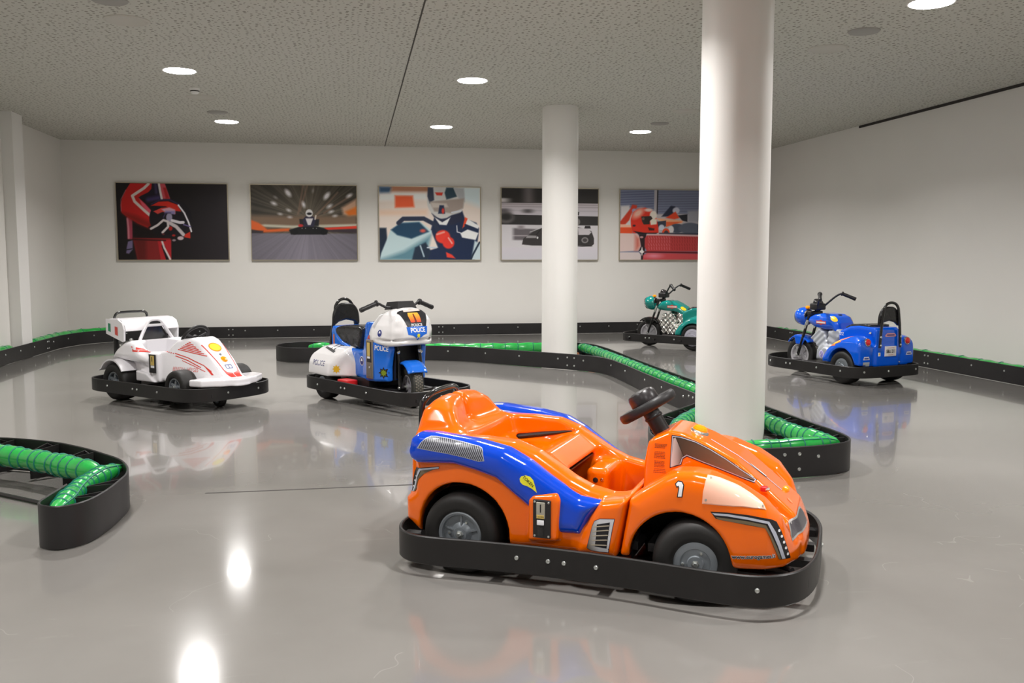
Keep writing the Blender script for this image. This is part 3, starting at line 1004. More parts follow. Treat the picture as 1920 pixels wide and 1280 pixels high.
def make_poster(x0, paint, lab):
    W, Hh, z0, T = 1.6, 1.152, 1.174, 0.04
    r = empty('wall_poster', (x0 + W / 2, YB, z0))
    f = MB()
    for lo, hi in (((-W/2, -T, 0), (W/2, 0, .012)), ((-W/2, -T, Hh - .012), (W/2, 0, Hh)), ((-W/2, -T, .012), (-W/2 + .012, 0, Hh - .012)), ((W/2 - .012, -T, .012), (W/2, 0, Hh - .012))):
        f.box(lo, hi)
    f.build('frame', M_FRAME, r, False)
    p = paint()
    h, w = p.h, p.w
    a, b = W - 0.024, Hh - 0.024
    xs = np.linspace(-a / 2, a / 2, w); zs = np.linspace(0.012 + b, 0.012, h)
    V = np.zeros((h, w, 3)); V[..., 0] = xs[None]; V[..., 1] = -T + 0.006; V[..., 2] = zs[:, None]
    I = np.arange(h * w).reshape(h, w)
    Q = np.stack([I[1:, :-1], I[1:, 1:], I[:-1, 1:], I[:-1, :-1]], -1).reshape(-1, 4)
    me = bpy.data.meshes.new('print')
    me.vertices.add(h * w); me.vertices.foreach_set('co', V.astype(np.float32).ravel())
    me.loops.add(Q.size); me.loops.foreach_set('vertex_index', Q.astype(np.int32).ravel())
    me.polygons.add(len(Q)); me.polygons.foreach_set('loop_start', np.arange(0, Q.size, 4, dtype=np.int32))
    me.update(calc_edges=True)
    at = me.color_attributes.new('ink', 'FLOAT_COLOR', 'POINT')
    c = np.clip(p.img, 0, 255) / 255
    c = np.clip(np.where(c <= 0.04045, c / 12.92, ((c + 0.055) / 1.055) ** 2.4) * 1.2, 0, 0.95)
    at.data.foreach_set('color', np.concatenate([c, np.ones((h, w, 1))], -1).astype(np.float32).ravel())
    link_mesh('print', me, M_PRINT, r)
    tag(r, lab, 'poster', 'karting posters on the back wall')
for x0, pt, lab in ((-3.45, poster1, 'poster of a racer in red overalls holding a helmet against black'),
                    (-1.53, poster2, 'poster of a kart driven head on through a blurred dark hall'),
                    (0.39, poster3, 'poster of a driver with a silver helmet and red gloves at the wheel'),
                    (2.31, poster4, 'black and white poster of a passing kart, partly hidden by a column'),
                    (4.258, poster5, 'poster of a red helmet resting on red and white tyres')):
    make_poster(x0, pt, lab)

# ------------------------------------------------------------------ track barriers
BH = 0.176
M_PAD = noise_var(mat('green_padding', srgb(40, 166, 72), 0.22, coat=0.4), 14, 0.14, 0.06)
M_CORD = mat('teal_cord', srgb(10, 112, 96), 0.5)
M_WOOD = noise_var(mat('wood_block', srgb(140, 82, 44), 0.6), 12, 0.2)

def padding(pts, r, parent, step=0.11, seed=1):
    """Wrapped green padding tube with its teal cord."""
    rnd = random.Random(seed)
    P = resample(pts, 0.03)
    rad = [r * (1 + 0.05 * math.sin(i * 0.9 + seed) + 0.03 * math.sin(i * 0.37)) for i in range(len(P))]
    for i in range(6):
        k_ = (.45, .66, .80, .89, .95, .98)[i]
        rad[i] *= k_; rad[-1 - i] *= k_
    t = MB().tube([tuple(p) for p in P], rad, 14).build('padding_tube', M_PAD, parent, 60)
    c = MB()
    i = 2
    while i < len(P) - 2:
        d = Vector(P[min(i + 1, len(P) - 1)] - P[i - 1]).normalized()
        M = axis_mat(P[i], d)
        c.lathe([(rad[i] + .001, -.004), (rad[i] + .005, 0), (rad[i] + .001, .004)], M, 20)
        i += max(2, int(step / 0.03 + rnd.choice((-1, 0, 0, 1))))
    # the cord running along the top
    top = []
    for i in range(0, len(P), 2):
        d = Vector(P[min(i + 1, len(P) - 1)] - P[max(i - 1, 0)]).normalized()
        sd_ = Vector((d.y, -d.x, 0))
        a = 0.75 + 0.18 * math.sin(i * 0.21)
        top.append(Vector(P[i]) + (Vector((0, 0, 1)) * math.sin(a) - sd_ * math.cos(a)) * (rad[i] + .001))
    c.tube(top, 0.0032, 5)
    c.build('cord', M_CORD, t)
    return t

def bracket(p, n, parent, depth=0.13, w=0.10, BH=0.176):
    """Open triangular bracket between the band and the padding."""
    n = Vector((n[0], n[1], 0)); t = Vector((-n.y, n.x, 0)); p = Vector((p[0], p[1], 0))
    mb = MB()
    def plate(a, b, z0, z1, th=0.006):
        d = (b - a).normalized(); s_ = Vector((-d.y, d.x, 0)) * th / 2
        mb.add([a - s_ + Vector((0,0,z0)), b - s_ + Vector((0,0,z0)), b + s_ + Vector((0,0,z0)), a + s_ + Vector((0,0,z0)),
                a - s_ + Vector((0,0,z1)), b - s_ + Vector((0,0,z1 - .02)), b + s_ + Vector((0,0,z1 - .02)), a + s_ + Vector((0,0,z1))],
               [(0,3,2,1),(4,5,6,7),(0,1,5,4),(1,2,6,5),(2,3,7,6),(3,0,4,7)])
    plate(p - t * w / 2 + n * .006, p + n * depth, .01, BH - .012)
    plate(p + t * w / 2 + n * .006, p + n * depth, .01, BH - .012)
    plate(p - t * w / 2 + n * .008, p + t * w / 2 + n * .008, .01, BH - .014)
    return mb.build('bracket', M_BARRIER, parent, False)

def bolt_row(P, Nn, S, at, parent, z=(0.115,), r=0.0105):
    for s_ in at:
        if s_ < 0.03 or s_ > S[-1] - 0.03: continue
        i = int(np.searchsorted(S, s_))
        i = min(i, len(P) - 1)
        for zz in z:
            bolt((P[i][0], P[i][1], zz), (Nn[i][0], Nn[i][1], 0), r, M_STEEL, parent)

def arc(P):
    return np.concatenate([[0], np.cumsum(np.linalg.norm(np.diff(P, axis=0), axis=1))])

def bolted(P, Nn, joint, parent, period=3.2, r=0.0105):
    """Single bolts every half metre, four bolts either side of each joint."""
    S = arc(P)
    j = joint % period
    while j < S[-1] + period:
        bolt_row(P, Nn, S, (j - .03, j + .03), parent, (0.05, 0.135), r)
        bolt_row(P, Nn, S, [j + .22 + .5 * k for k in range(6)], parent, (0.115,), r)
        j += period

# perimeter band along left, back and right wall
per = empty('track_barrier', (0, 0, 0))
tag(per, 'low black perimeter barrier with green padding running along the room walls', 'barrier', 'track barriers')
path = [(-3.9, 2.0), (-3.9, 6), (-3.9, 10), (-3.9, 12.6), (-3.87, 13.2), (-3.73, 13.66), (-3.43, 13.99), (-2.95, 14.2), (-2.3, 14.29), (-1.2, 14.3), (1, 14.3), (3.5, 14.3), (5.0, 14.3),
        (5.5, 14.22), (5.9, 14.0), (6.14, 13.6), (6.22, 13.1), (6.22, 12.4), (6.22, 9), (6.22, 5), (6.22, 2)]
P = resample(spline([p + (0,) for p in path], 10), 0.06)[:, :2]
S = arc(P)
Nn, _ = normals2d(P, False)
i0 = int(np.argmin(np.hypot(P[:, 0] + 1.85, P[:, 1] - 14.3)))
joint = S[i0]
cuts = sorted([0] + [int(np.searchsorted(S, joint + 3.2 * k)) for k in range(-6, 9) if 0.3 < joint + 3.2 * k < S[-1] - 0.3] + [len(P) - 1])
for a, b in zip(cuts[:-1], cuts[1:]):
    strip_mb(P[a:b + 1], False, 0.012, 0.003, BH).build('barrier_panel', M_BARRIER, per, 40)
bolted(P, Nn, joint, per)
padding([(-4.0, 5.0, .135), (-4.0, 9, .14), (-4.0, 11.6, .148)], 0.052, per, .3, 2)
padding([(-3.99, 12.25, .15), (-3.98, 13.2, .155), (-3.86, 13.75, .158), (-3.5, 14.13, .16), (-3.0, 14.33, .155), (-2.6, 14.37, .14)], 0.05, per, .3, 5)
padding([(6.32, 13.0, .12), (6.32, 9, .125), (6.32, 4, .125)], 0.055, per, .3, 3)

def scaled(P, k=1.019):
    return [(x * k, y * k) for x, y in P]

# long island in the middle of the hall, wrapped round both columns
isl = empty('track_barrier', (2.4, 8.5, 0))
tag(isl, 'long black central barrier island with green padding, wrapped around both columns', 'barrier', 'track barriers')
outline_pts = [(-.93, 11.22), (-.84, 10.93), (-.62, 10.77), (-.1, 10.78), (.77, 10.8), (1.29, 10.56), (1.65, 10.2), (2.03, 9.83), (2.31, 9.55), (2.5, 9.3), (2.575, 9.0), (2.58, 8.44), (2.565, 7.85), (2.555, 7.2), (2.56, 6.7),
               (2.54, 6.45), (2.40, 6.17), (2.18, 5.92), (1.98, 5.69), (1.8, 5.4), (1.7, 5.05), (1.74, 4.75), (1.92, 4.62), (2.12, 4.585), (2.30, 4.585), (2.48, 4.60), (2.62, 4.63), (2.74, 4.69), (2.81, 4.80), (2.835, 4.98), (2.835, 5.25), (2.835, 5.7), (2.84, 6.3),
               (2.84, 7.3), (2.84, 8.0), (2.85, 8.9), (2.865, 9.6), (2.87, 10.2), (2.83, 10.65), (2.66, 10.95), (2.27, 11.02), (1.5, 11.0), (.6, 11.2), (-.1, 11.45), (-.55, 11.6), (-.8, 11.52)]
P = resample(spline([p + (0,) for p in outline_pts], 8, True), 0.03, True)[:, :2]
Pl = P - np.array([2.4, 8.5])
Nn, _ = normals2d(P, True)                       # outline runs counter-clockwise: right hand normal looks outwards
S = arc(P)
jA = S[int(np.argmin(np.hypot(P[:, 0] - 2.29, P[:, 1] - 9.57)))]
jB = S[int(np.argmin(np.hypot(P[:, 0] - 2.335, P[:, 1] - 4.585)))]
jC = S[int(np.argmin(np.hypot(P[:, 0] - 2.84, P[:, 1] - 7.6)))]
jD = S[int(np.argmin(np.hypot(P[:, 0] - 2.27, P[:, 1] - 11.02)))]
jE = S[int(np.argmin(np.hypot(P[:, 0] - 2.56, P[:, 1] - 6.7)))]
js = sorted(int(np.searchsorted(S, j)) for j in (jA, jB, jC, jD, jE))
for a, b in zip(js, js[1:] + [js[0] + len(P)]):
    seg = np.take(Pl, range(a, b + 1), axis=0, mode='wrap')
    strip_mb(seg, False, 0.012, 0.003, BH).build('barrier_panel', M_BARRIER, isl, 40)
for j in (jA, jB, jC, jD, jE):
    bolt_row(Pl, Nn, S, (j - .045, j + .045), isl, (0.05, 0.135))
for j, ks in ((jA, range(-6, 3)), (jE, range(-3, 1)), (jB, range(-1, 2)), (jD, range(0, 4))):
    for k in ks:
        s_ = j + (.17 if k >= 0 else .33) + .5 * k
        bolt_row(Pl, Nn, S, (s_,), isl)
for s_ in np.arange(jB + .35, jD, .3):
    i = int(np.searchsorted(S, s_)) % len(P)
    bracket(Pl[i], -Nn[i], isl, 0.1 if P[i][1] > 5.9 and P[i][1] < 9.6 else 0.13, 0.09)
for s_ in np.arange(jE + .25, jB, .3):
    i = int(np.searchsorted(S, s_)) % len(P)
    bracket(Pl[i], -Nn[i], isl, 0.12, 0.09)
def loc(pts): return [(x - 2.4, y - 8.5, z) for x, y, z in pts]
padding(loc([(-.55, 11.35, .125), (0.3, 11.1, .125), (1.3, 10.84, .13), (2.0, 10.76, .135), (2.65, 10.74, .14)]), .06, isl, .16, 3)
padding(loc([(2.68, 10.72, .14), (2.73, 10.2, .14), (2.73, 9.5, .14), (2.72, 8.6, .14), (2.70, 7.6, .14), (2.70, 6.8, .14), (2.70, 6.2, .14)]), .05, isl, .13, 4)
padding(loc([(2.69, 6.15, .13), (2.675, 5.75, .13), (2.672, 5.5, .13), (2.665, 5.2, .13), (2.70, 4.95, .132), (2.73, 4.80, .14)]), .05, isl, .075, 5)
padding(loc([(2.71, 4.80, .15), (2.5, 4.74, .15), (2.2, 4.71, .15), (1.9, 4.75, .145)]), .045, isl, .11, 6)
padding(loc([(1.92, 5.3, .13), (2.1, 5.62, .135), (2.35, 5.93, .135), (2.5, 6.12, .13)]), .05, isl, .1, 7)
for x, y in ((2.66, 5.22), (2.62, 9.9), (2.6, 10.55)):
    MB().box((x - 2.4 - .03, y - 8.5 - .04, 0.002), (x - 2.4 + .03, y - 8.5 + .04, .085), .004).build('support_block', M_WOOD, isl)

# near island at the left edge of the picture
near = empty('track_barrier', (-1.4, 4.6, 0))
tag(near, 'near black barrier end with green padding at the left edge of the picture', 'barrier', 'track barriers')
pts = [(-3.2, 5.62), (-2.5, 5.62), (-2.03, 5.56), (-1.68, 5.38), (-1.46, 5.18), (-1.30, 4.99), (-1.19, 4.84), (-1.12, 4.68), (-1.085, 4.52), (-1.085, 4.36), (-1.095, 4.2), (-1.12, 4.06), (-1.16, 3.98), (-1.22, 3.95), (-1.28, 3.98), (-1.31, 4.04), (-1.305, 4.16), (-1.29, 4.34)]
P = resample(spline([p + (0,) for p in pts], 10), 0.02)[:, :2]
Pl = P - np.array([-1.4, 4.6])
Nn, _ = normals2d(P, False)
NH = 0.188
strip_mb(Pl, False, 0.01, 0.003, NH).build('barrier_panel', M_BARRIER, near, 40)
S = arc(P)
def sn(x, y): return S[int(np.argmin(np.hypot(P[:, 0] - x, P[:, 1] - y)))]
for x, y, in ((-1.95, 5.53), (-1.66, 5.37), (-1.4, 5.12), (-1.085, 4.38), (-1.1, 4.17)):
    i = int(np.argmin(np.hypot(P[:, 0] - x, P[:, 1] - y)))
    bracket(Pl[i], Nn[i], near, 0.15, 0.09, NH + .004)
bolt_row(Pl, -Nn * -1, S, (sn(-1.088, 4.25),), near, (0.12,), 0.006)
def locn(pts): return [(x + 1.4, y - 4.6, z) for x, y, z in pts]
padding(locn([(-3.0, 5.5, .14), (-2.4, 5.5, .145), (-2.0, 5.34, .145), (-1.68, 5.12, .14), (-1.36, 4.84, .140), (-1.26, 4.74, .145)]), .055, near, .085, 8)
padding(locn([(-1.18, 4.80, .15), (-1.225, 4.66, .150), (-1.255, 4.5, .148), (-1.262, 4.35, .145), (-1.25, 4.15, .145), (-1.25, 4.0, .145)]), .044, near, .085, 9)
MB().box((-2.05 + 1.4 - .04, 5.28 - 4.6 - .04, .002), (-2.05 + 1.4 + .04, 5.28 - 4.6 + .04, .09), .004).build('support_block', M_WOOD, near)
MB().box((-3.0 + 1.4, 5.0 - 4.6, .002), (-3.0 + 1.4 + .1, 5.0 - 4.6 + .02, .02)).tube([(-2.6 + 1.4, 5.28 - 4.6, .012), (-2.0 + 1.4, 5.10 - 4.6, .012), (-1.42 + 1.4, 4.62 - 4.6, .012), (-1.32 + 1.4, 4.42 - 4.6, .012)], .01, 6).build('floor_rail', M_BARRIER, near, False)

# ------------------------------------------------------------------ parts shared by the ride-on vehicles
def mirror_ring(half):
    """half: (x, y>=0) from the front middle to the rear middle -> closed ring, counter-clockwise."""
    a = [(x, y) for x, y in half]
    b = [(x, -y) for x, y in half[1:-1]][::-1]
    return a + b

def bumper(root, half, z0, z1, bolts, m=None, r=0.0085, th=0.014):
    ring = mirror_ring(half)
    P = resample(spline([p + (0,) for p in ring], 8, True), 0.02, True)[:, :2]
    Nn, _ = normals2d(P, True)
    ob = strip_mb(P, True, th, z0, z1).build('bumper', m or M_BUMPER, root, 40)
    zm = z0 + (z1 - z0) * 0.55
    for bx, sgn, dz in bolts:
        if sgn in (-1, 1):
            cand = [i for i in range(len(P)) if P[i][1] * sgn > 0]
            i = min(cand, key=lambda k: abs(P[k][0] - bx) + (0 if abs(Nn[k][1]) > 0.25 else 0.6))
        else:                                        # front (+2) or rear (-2): bx is a y value
            cand = [i for i in range(len(P)) if P[i][0] * sgn > 0]
            i = min(cand, key=lambda k: abs(P[k][1] - bx) + (0 if abs(Nn[k][0]) > 0.25 else 0.6))
        bolt((P[i][0] + Nn[i][0] * .001, P[i][1] + Nn[i][1] * .001, zm + dz), (Nn[i][0], Nn[i][1], 0), r, M_STEEL, ob)
    return ob
M_BUMPER = noise_var(mat('bumper_black', srgb(25, 23, 23), 0.4), 10, 0.15, 0.06)

def wheel(root, c, r, w, rr, side, steer=0.0, style='disc', rim_m=None, tread=False, rub=None):
    """Rubber wheel with rim and nut; side = +1 when the outer face looks to +y."""
    Mx = Matrix.Translation(Vector(c)) @ Matrix.Rotation(steer, 4, 'Z') @ Matrix.Rotation(-side * math.pi / 2, 4, 'X')
    h = w / 2
    prof = [(rr, -h * .8), (rr, h * .8), (rr + .006, h * .93), (rr + (r - rr) * .3, h * 1.0), (rr + (r - rr) * .42, h * .985), (rr + (r - rr) * .5, h * 1.0), (r - .022, h * .96), (r - .009, h * .83), (r - .002, h * .62), (r, h * .3),
            (r, -h * .3), (r - .002, -h * .62), (r - .009, -h * .83), (r - .022, -h * .96), (rr + .006, -h * .93)]
    mb = MB().lathe(prof, Mx, 56, True)
    if tread:
        mb.cur = 1
        for row in (-.55, -.2, .2, .55):
            for k in range(44):
                a = 2 * math.pi * (k + (.5 if row in (-.2, .55) else 0)) / 44
                q = Mx @ Matrix.Rotation(a, 4, 'Z') @ Matrix.Translation(Vector((r - .002, 0, row * h))) @ Matrix.Rotation(.5 if row > 0 else -.5, 4, 'X')
                bm = bmesh.new(); bmesh.ops.create_cube(bm, size=1)
                for v in bm.verts: v.co = Vector((v.co.x * .008, v.co.y * .014, v.co.z * .3 * h))
                mb.bm(bm, q)
    wo = mb.build('wheel', [rub or M_RUBBER, M_TREAD] if tread else (rub or M_RUBBER), root, 40)
    f = h * .8
    rm = MB()
    if style == 'disc':
        rm.lathe([(rr + .004, f * .5), (rr + .004, f + .004), (rr - .002, f + .007), (rr - .010, f + .004), (rr - .013, f - .010), (rr * .5, f - .014), (rr * .36, f - .006), (rr * .3, f + .004), (rr * .2, f + .004), (0, f + .004)], Mx, 48)
        for k in range(5):
            a = 2 * math.pi * k / 5 + .3
            q = Mx @ Matrix.Rotation(a, 4, 'Z')
            bm = bmesh.new(); bmesh.ops.create_cube(bm, size=1)
            for v in bm.verts: v.co = Vector((rr * .55 + v.co.x * rr * .55, v.co.y * .006, f - .012 + v.co.z * .012))
            rm.bm(bm, q)
    elif style == 'flat':
        rm.lathe([(rr + .004, f * .5), (rr + .003, f + .002), (rr - .004, f + .005), (rr * .72, f + .006), (rr * .70, f + .003), (rr * .4, f + .004), (rr * .36, f + .010), (0, f + .010)], Mx, 48)
    else:                                            # cast wheel with spokes and openings
        rm.lathe([(rr + .004, f * .5), (rr + .004, f + .003), (rr - .004, f + .006), (rr * .86, f + .002), (rr * .84, f - .02), (rr * .9, f - .03)], Mx, 48)
        rm.lathe([(rr * .88, f - .035), (rr * .2, f - .04), (0, f - .04)], Mx, 32)
        for k in range(5):
            a = 2 * math.pi * k / 5 + .2
            q = Mx @ Matrix.Rotation(a, 4, 'Z')
            bm = bmesh.new(); bmesh.ops.create_cube(bm, size=1)
            for v in bm.verts: v.co = Vector((rr * .52 + v.co.x * rr * .74, v.co.y * rr * (.24 if v.co.x > 0 else .34), f - .012 + v.co.z * .018))
            rm.bm(bm, q)
        rm.lathe([(rr * .34, f - .02), (rr * .3, f + .004), (0, f + .006)], Mx, 24)
    ro = rm.build('rim', rim_m or M_RIM, wo, 35)
    nb = MB()
    nb.lathe([(.0, f + .022), (.007, f + .022), (.009, f + .018), (.009, f + .012), (.014, f + .011), (.016, f + .002)], Mx, 6)
    for k in range(3):
        a = 2 * math.pi * k / 3 + 1.1
        q = Mx @ Matrix.Rotation(a, 4, 'Z') @ Matrix.Translation(Vector((rr * .58, 0, f - .012 if style == 'disc' else f + .004)))
        nb.lathe([(.0, .008), (.004, .008), (.0055, .004), (.0055, -.002)], q, 10)
    nb.build('hub_nut', M_STEEL, wo, 30)
    return wo

M_TREAD = mat('dusty_tread', srgb(104, 98, 88), 0.7)
SIZE = 0.973            # the smaller vehicles' size against their drawings; their wheels reach 0.033 below the drawn base
M_ORANGE = mat('orange_shell', (0.93, 0.148, 0.0), 0.16, coat=0.35, spec=0.45)
M_BLUEPOD = mat('blue_shell', (0.0, 0.056, 0.58), 0.14, coat=0.4)
M_SILVER = mat('silver_print', srgb(196, 200, 214), 0.35, 0.2)
M_DECALBLK = mat('black_print', srgb(26, 24, 28), 0.35)
M_DECALBRN = mat('brown_print', srgb(112, 96, 74), 0.35)
M_AMBER = mat('amber_lens', srgb(255, 150, 10), 0.15, coat=0.5, emit=0.25)
M_RED = mat('red_paint', srgb(206, 34, 36), 0.3)
M_YELLOW = mat('yellow_print', srgb(232, 224, 52), 0.35)
M_WHITEPR = mat('white_print', srgb(236, 236, 240), 0.35)

# ------------------------------------------------------------------ the orange kart in front
def orange_kart():
    root = empty('kart', (1.0066, 3.481, 0), math.radians(-30.5))
    tag(root, 'large orange and blue ride-on kart in the foreground, number 1 on its fender', 'kart')
    bumper(root, [(.803, 0), (.798, .2), (.765, .35), (.70, .445), (.61, .49), (.50, .495), (.38, .485), (.2, .466), (0, .454), (-.2, .455), (-.4, .468), (-.56, .485), (-.66, .475), (-.735, .42), (-.778, .32), (-.788, .2), (-.79, 0)],
           .05, .16, [(-.235, -1, 0), (-.115, -1, 0), (-.06, -1, 0), (.055, -1, 0), (.62, -1, 0), (-.235, 1, 0), (.055, 1, 0), (.62, 1, 0), (.1, 2, 0), (-.1, -2, 0)])
    # frame under the shell
    ch = MB()
    ch.box((-.70, -.30, .075), (.66, -.26, .105)).box((-.70, .26, .075), (.66, .30, .105)).box((-.60, -.26, .08), (.62, .26, .092))
    for y in (-.3, -.1, .1, .3):
        ch.box((.60, y - .022, .085), (.775, y + .022, .112)).box((-.77, y - .022, .085), (-.6, y + .022, .112))
    for x in (-.30, .10):
        ch.box((x - .02, -.45, .085), (x + .02, .45, .11))
    for x in (.18, .24, .52):
        ch.box((x - .012, -.36, .16), (x + .012, .36, .19))
    ch.tube([(-.49, -.36, .155), (-.49, .36, .155)], .014, 10).tube([(.40, -.34, .149), (.40, .34, .149)], .014, 10)
    ch.tube([(.62, -.2, .12), (.72, -.3, .13)], .01, 8).tube([(-.66, -.36, .13), (-.72, -.20, .15)], .012, 8)
    ch.build('chassis', M_BLACKPL, root, False)
    for s in (-1, 1):
        wheel(root, (-.487, s * .345, .156), .156, .135, .085, s, 0, 'disc')
        wheel(root, (.395, s * .350, .148), .148, .125, .074, s, .16, 'flat')

    h = 0.0065
    G = Grid((-.80, -.46, .09), (.20, .46, .68), h)
    ay = np.abs(G.y)
    wf = smooth_interp(G.x, [-.75, -.66, -.48, -.30, -.2, .0, .16], [.335, .385, .408, .40, .388, .384, .392], .06)
    flank = smax(G.side([(.152, .34), (.114, .13), (-.66, .13), (-.75, .175), (-.752, .262), (-.70, .302), (-.695, .38), (-.70, .445), (-.40, .445), (-.30, .42), (-.2, .33), (-.1, .25), (0, .25), (.055, .325)]), ay - wf, .038)
    tub = smax(G.side([(-.738, .28), (-.735, .490), (-.6, .512), (-.42, .514), (-.30, .507), (-.21, .475), (-.136, .43), (-.068, .388), (-.0, .357), (.08, .34), (.153, .342), (.118, .14), (-.6, .14)]), ay - .335, .05)
    hump = smax(G.side([(-.745, .40), (-.75, .52), (-.742, .59), (-.705, .645), (-.655, .640), (-.61, .606), (-.56, .535), (-.5, .42), (-.5, .3), (-.74, .3)]),
                G.front([(0, .28), (.262, .28), (.258, .48), (.243, .55), (.212, .602), (.16, .638), (.09, .652), (0, .654)]), .05)
    hump = smax(hump, -G.ell((-.44, 0, .62), (.175, .26, .28)), .06)
    F = smin(smin(flank, tub, .015), hump, .045)
    # the small housing that carries the coin slot, on both flanks
    F = smin(F, smax(G.side([(-.205, .17), (-.203, .325), (-.185, .343), (-.095, .355), (-.082, .33), (-.092, .18)]), np.abs(ay - .38) - .052, .02), .02)
    F = smin(F, smax(G.side([(.152, .345), (.114, .14), (-.02, .14), (.0, .2), (.03, .275), (.06, .325)]), np.abs(ay - .36) - .042, .03), .02)
    seat = smax(G.side([(-.50, .72), (-.515, .60), (-.525, .50), (-.51, .44), (-.47, .405), (-.33, .40), (-.225, .452), (-.195, .455), (-.122, .402), (-.135, .17), (.12, .17), (.13, .40), (.3, .72)]), ay - .235, .045)
    F = smax(F, -seat, .02)
    cyl = G.cyl_y(-.48, .165, .190)
    F = smax(F, -smax(cyl, .2 - ay, .02), .01)
    F = smax(F, -G.box((-.36, -.20, .16), (-.09, .20, .386), .03), .012)
    tt = np.clip((G.x + .50) / .283, 0, 1)
    F = smax(F, -(np.sqrt((G.x + .50 - .283 * tt) ** 2 * .3 + (G.y - .228) ** 2 + ((G.z - .415 - .045 * tt) * 1.3) ** 2) - .015 * np.clip(1.3 - tt, .2, 1)), .004)
    # block beside the pedals on the far side of the footwell
    blk = G.box((-.115, .02, .15), (-.015, .25, .352), .025)
    F = smin(F, blk, .025)
    rear = G.build('seat_shell', F, M_ORANGE, root, 8)
    MB().tube([(-.50, .234, .416), (-.36, .234, .438), (-.23, .234, .460)], [.011, .010, .004], 8).build('seat_gap_shade', M_BLACKPL, root)  # black filler added for the shade in the slit beside the seat
    MB().box((-.34, -.195, .19), (-.325, .195, .38)).box((-.33, -.195, .372), (-.13, .195, .378)).build('under_seat_shade', M_BLACKPL, root, False)  # black plates added to darken the opening under the seat
    t_rear = bvh_of([rear])

    G2 = Grid((.10, -.46, .10), (.80, .46, .60), h)
    ay2 = np.abs(G2.y)
    ridge = smax(G2.side([(.155, .33), (.162, .44), (.174, .507), (.190, .524), (.256, .558), (.305, .551), (.39, .519), (.504, .463), (.56, .418), (.655, .338), (.716, .286), (.768, .19), (.765, .12), (.12, .12)]),
                 ay2 - np.clip(.150 - .08 * (G2.z - .36), .09, .2), .020)
    fend = smax(G2.side([(.16, .345), (.21, .386), (.287, .438), (.33, .460), (.39, .463), (.44, .456), (.54, .420), (.625, .372), (.68, .315), (.728, .225), (.728, .13), (.121, .13)]),
                np.maximum(ay2 - .415, .225 - ay2), .065)
    val = smax(G2.side([(.16, .31), (.3, .365), (.4, .378), (.52, .345), (.62, .305), (.69, .265), (.75, .2), (.75, .13), (.121, .13)]), ay2 - .36, .04)
    F2 = smin(smin(fend, val, .02), ridge, .015)
    plan = G2.halfplan([(.0, -.1), (.0, .407), (.45, .415), (.56, .408), (.64, .378), (.70, .315), (.745, .21), (.77, .1), (.776, 0), (.776, -.1)])
    F2 = smax(F2, plan, .05)
    F2 = smax(F2, G2.side([(.160, .344), (.122, .10), (.9, .10), (.9, .7), (.158, .7)]), .01)
    F2 = smax(F2, .138 - G2.z, .012)
    F2 = smax(F2, -smax(G2.cyl_y(.345, .143, .179), .10 - ay2, .02), .010)
    # intake behind the nose
    F2 = smax(F2, -np.minimum(G2.ell((.615, -.185, .345), (.05, .03, .045)), G2.ell((.615, .185, .345), (.05, .03, .045))), .012)
    hood = G2.build('hood', F2, M_ORANGE, root, 8)

    # blue side pods
    for s in (-1, 1):
        G3 = Grid((-.72, .28 if s > 0 else -.46, .17), (.12, .46 if s > 0 else -.28, .56), .006)
        a3 = np.abs(G3.y)
        po = G3.side([(-.70, .462), (-.687, .515), (-.655, .538), (-.60, .540), (-.42, .523), (-.30, .500), (-.212, .458), (-.136, .408), (-.068, .367), (-.017, .340), (.078, .325), (.05, .30), (.02, .265), (-.012, .197), (-.10, .197),
                      (-.206, .283), (-.283, .343), (-.336, .385), (-.42, .408), (-.51, .426), (-.66, .418), (-.69, .435)])
        yi = smooth_interp(G3.x, [-.7, -.3, -.1, .08], [.372, .372, .365, .352], .05)
        hw = smooth_interp(G3.x, [-.7, -.3, -.1, .08], [.066, .066, .050, .046], .05)
        F3 = smax(po, np.abs(a3 - yi) - hw, .055)
        F3 = smax(F3, -G3.ell((-.0, s * .338, .357), (.075, .02, .018)), .01)
        pod = G3.build('side_pod', F3, M_BLUEPOD, root, 8)
        if s < 0: t_pod = bvh_of([pod])
    # black sheets added for the shade inside the wheel arches, and the floor of the footwell
    n = 20
    for s in (-1, 1):
        ln = MB()
        vs = []
        for k in range(n + 1):
            a = math.radians(-5 + 190 * k / n)
            for y in (.04, .385):
                vs.append((.345 + .172 * math.cos(a), s * y, .143 + .172 * math.sin(a)))
        ln.add(vs, [(2 * k, 2 * k + 1, 2 * k + 3, 2 * k + 2) for k in range(n)])
        ln.build('arch_shade', M_BLACKPL, root)
        MB().lathe([(0, 0), (.186, 0)], Matrix.Translation((.345, s * .112, .143)) @ Matrix.Rotation(math.pi / 2, 4, 'X'), 40).build('wheel_well_shade', M_BLACKPL, root, False)  # black disc standing in for the shade deep in the wheel well
        MB().lathe([(0, 0), (.186, 0)], Matrix.Translation((-.478, s * .212, .165)) @ Matrix.Rotation(math.pi / 2, 4, 'X'), 40).build('wheel_well_shade', M_BLACKPL, root, False)
        ln = MB()
        vs = []
        for k in range(n + 1):
            a = math.radians(-5 + 190 * k / n)
            for y in (.21, .385):
                vs.append((-.475 + .178 * math.cos(a), s * y, .165 + .178 * math.sin(a)))
        ln.add(vs, [(2 * k, 2 * k + 1, 2 * k + 3, 2 * k + 2) for k in range(n)])
        ln.build('arch_shade', M_BLACKPL, root)
    m = mat('chequer_plate', srgb(170, 168, 165), 0.35, 0.7)
    N, L, b = nodes_of(m)
    vo = N.new('ShaderNodeTexVoronoi'); vo.inputs['Scale'].default_value = 110
    tc = N.new('ShaderNodeTexCoord'); L.new(tc.outputs['Object'], vo.inputs['Vector'])
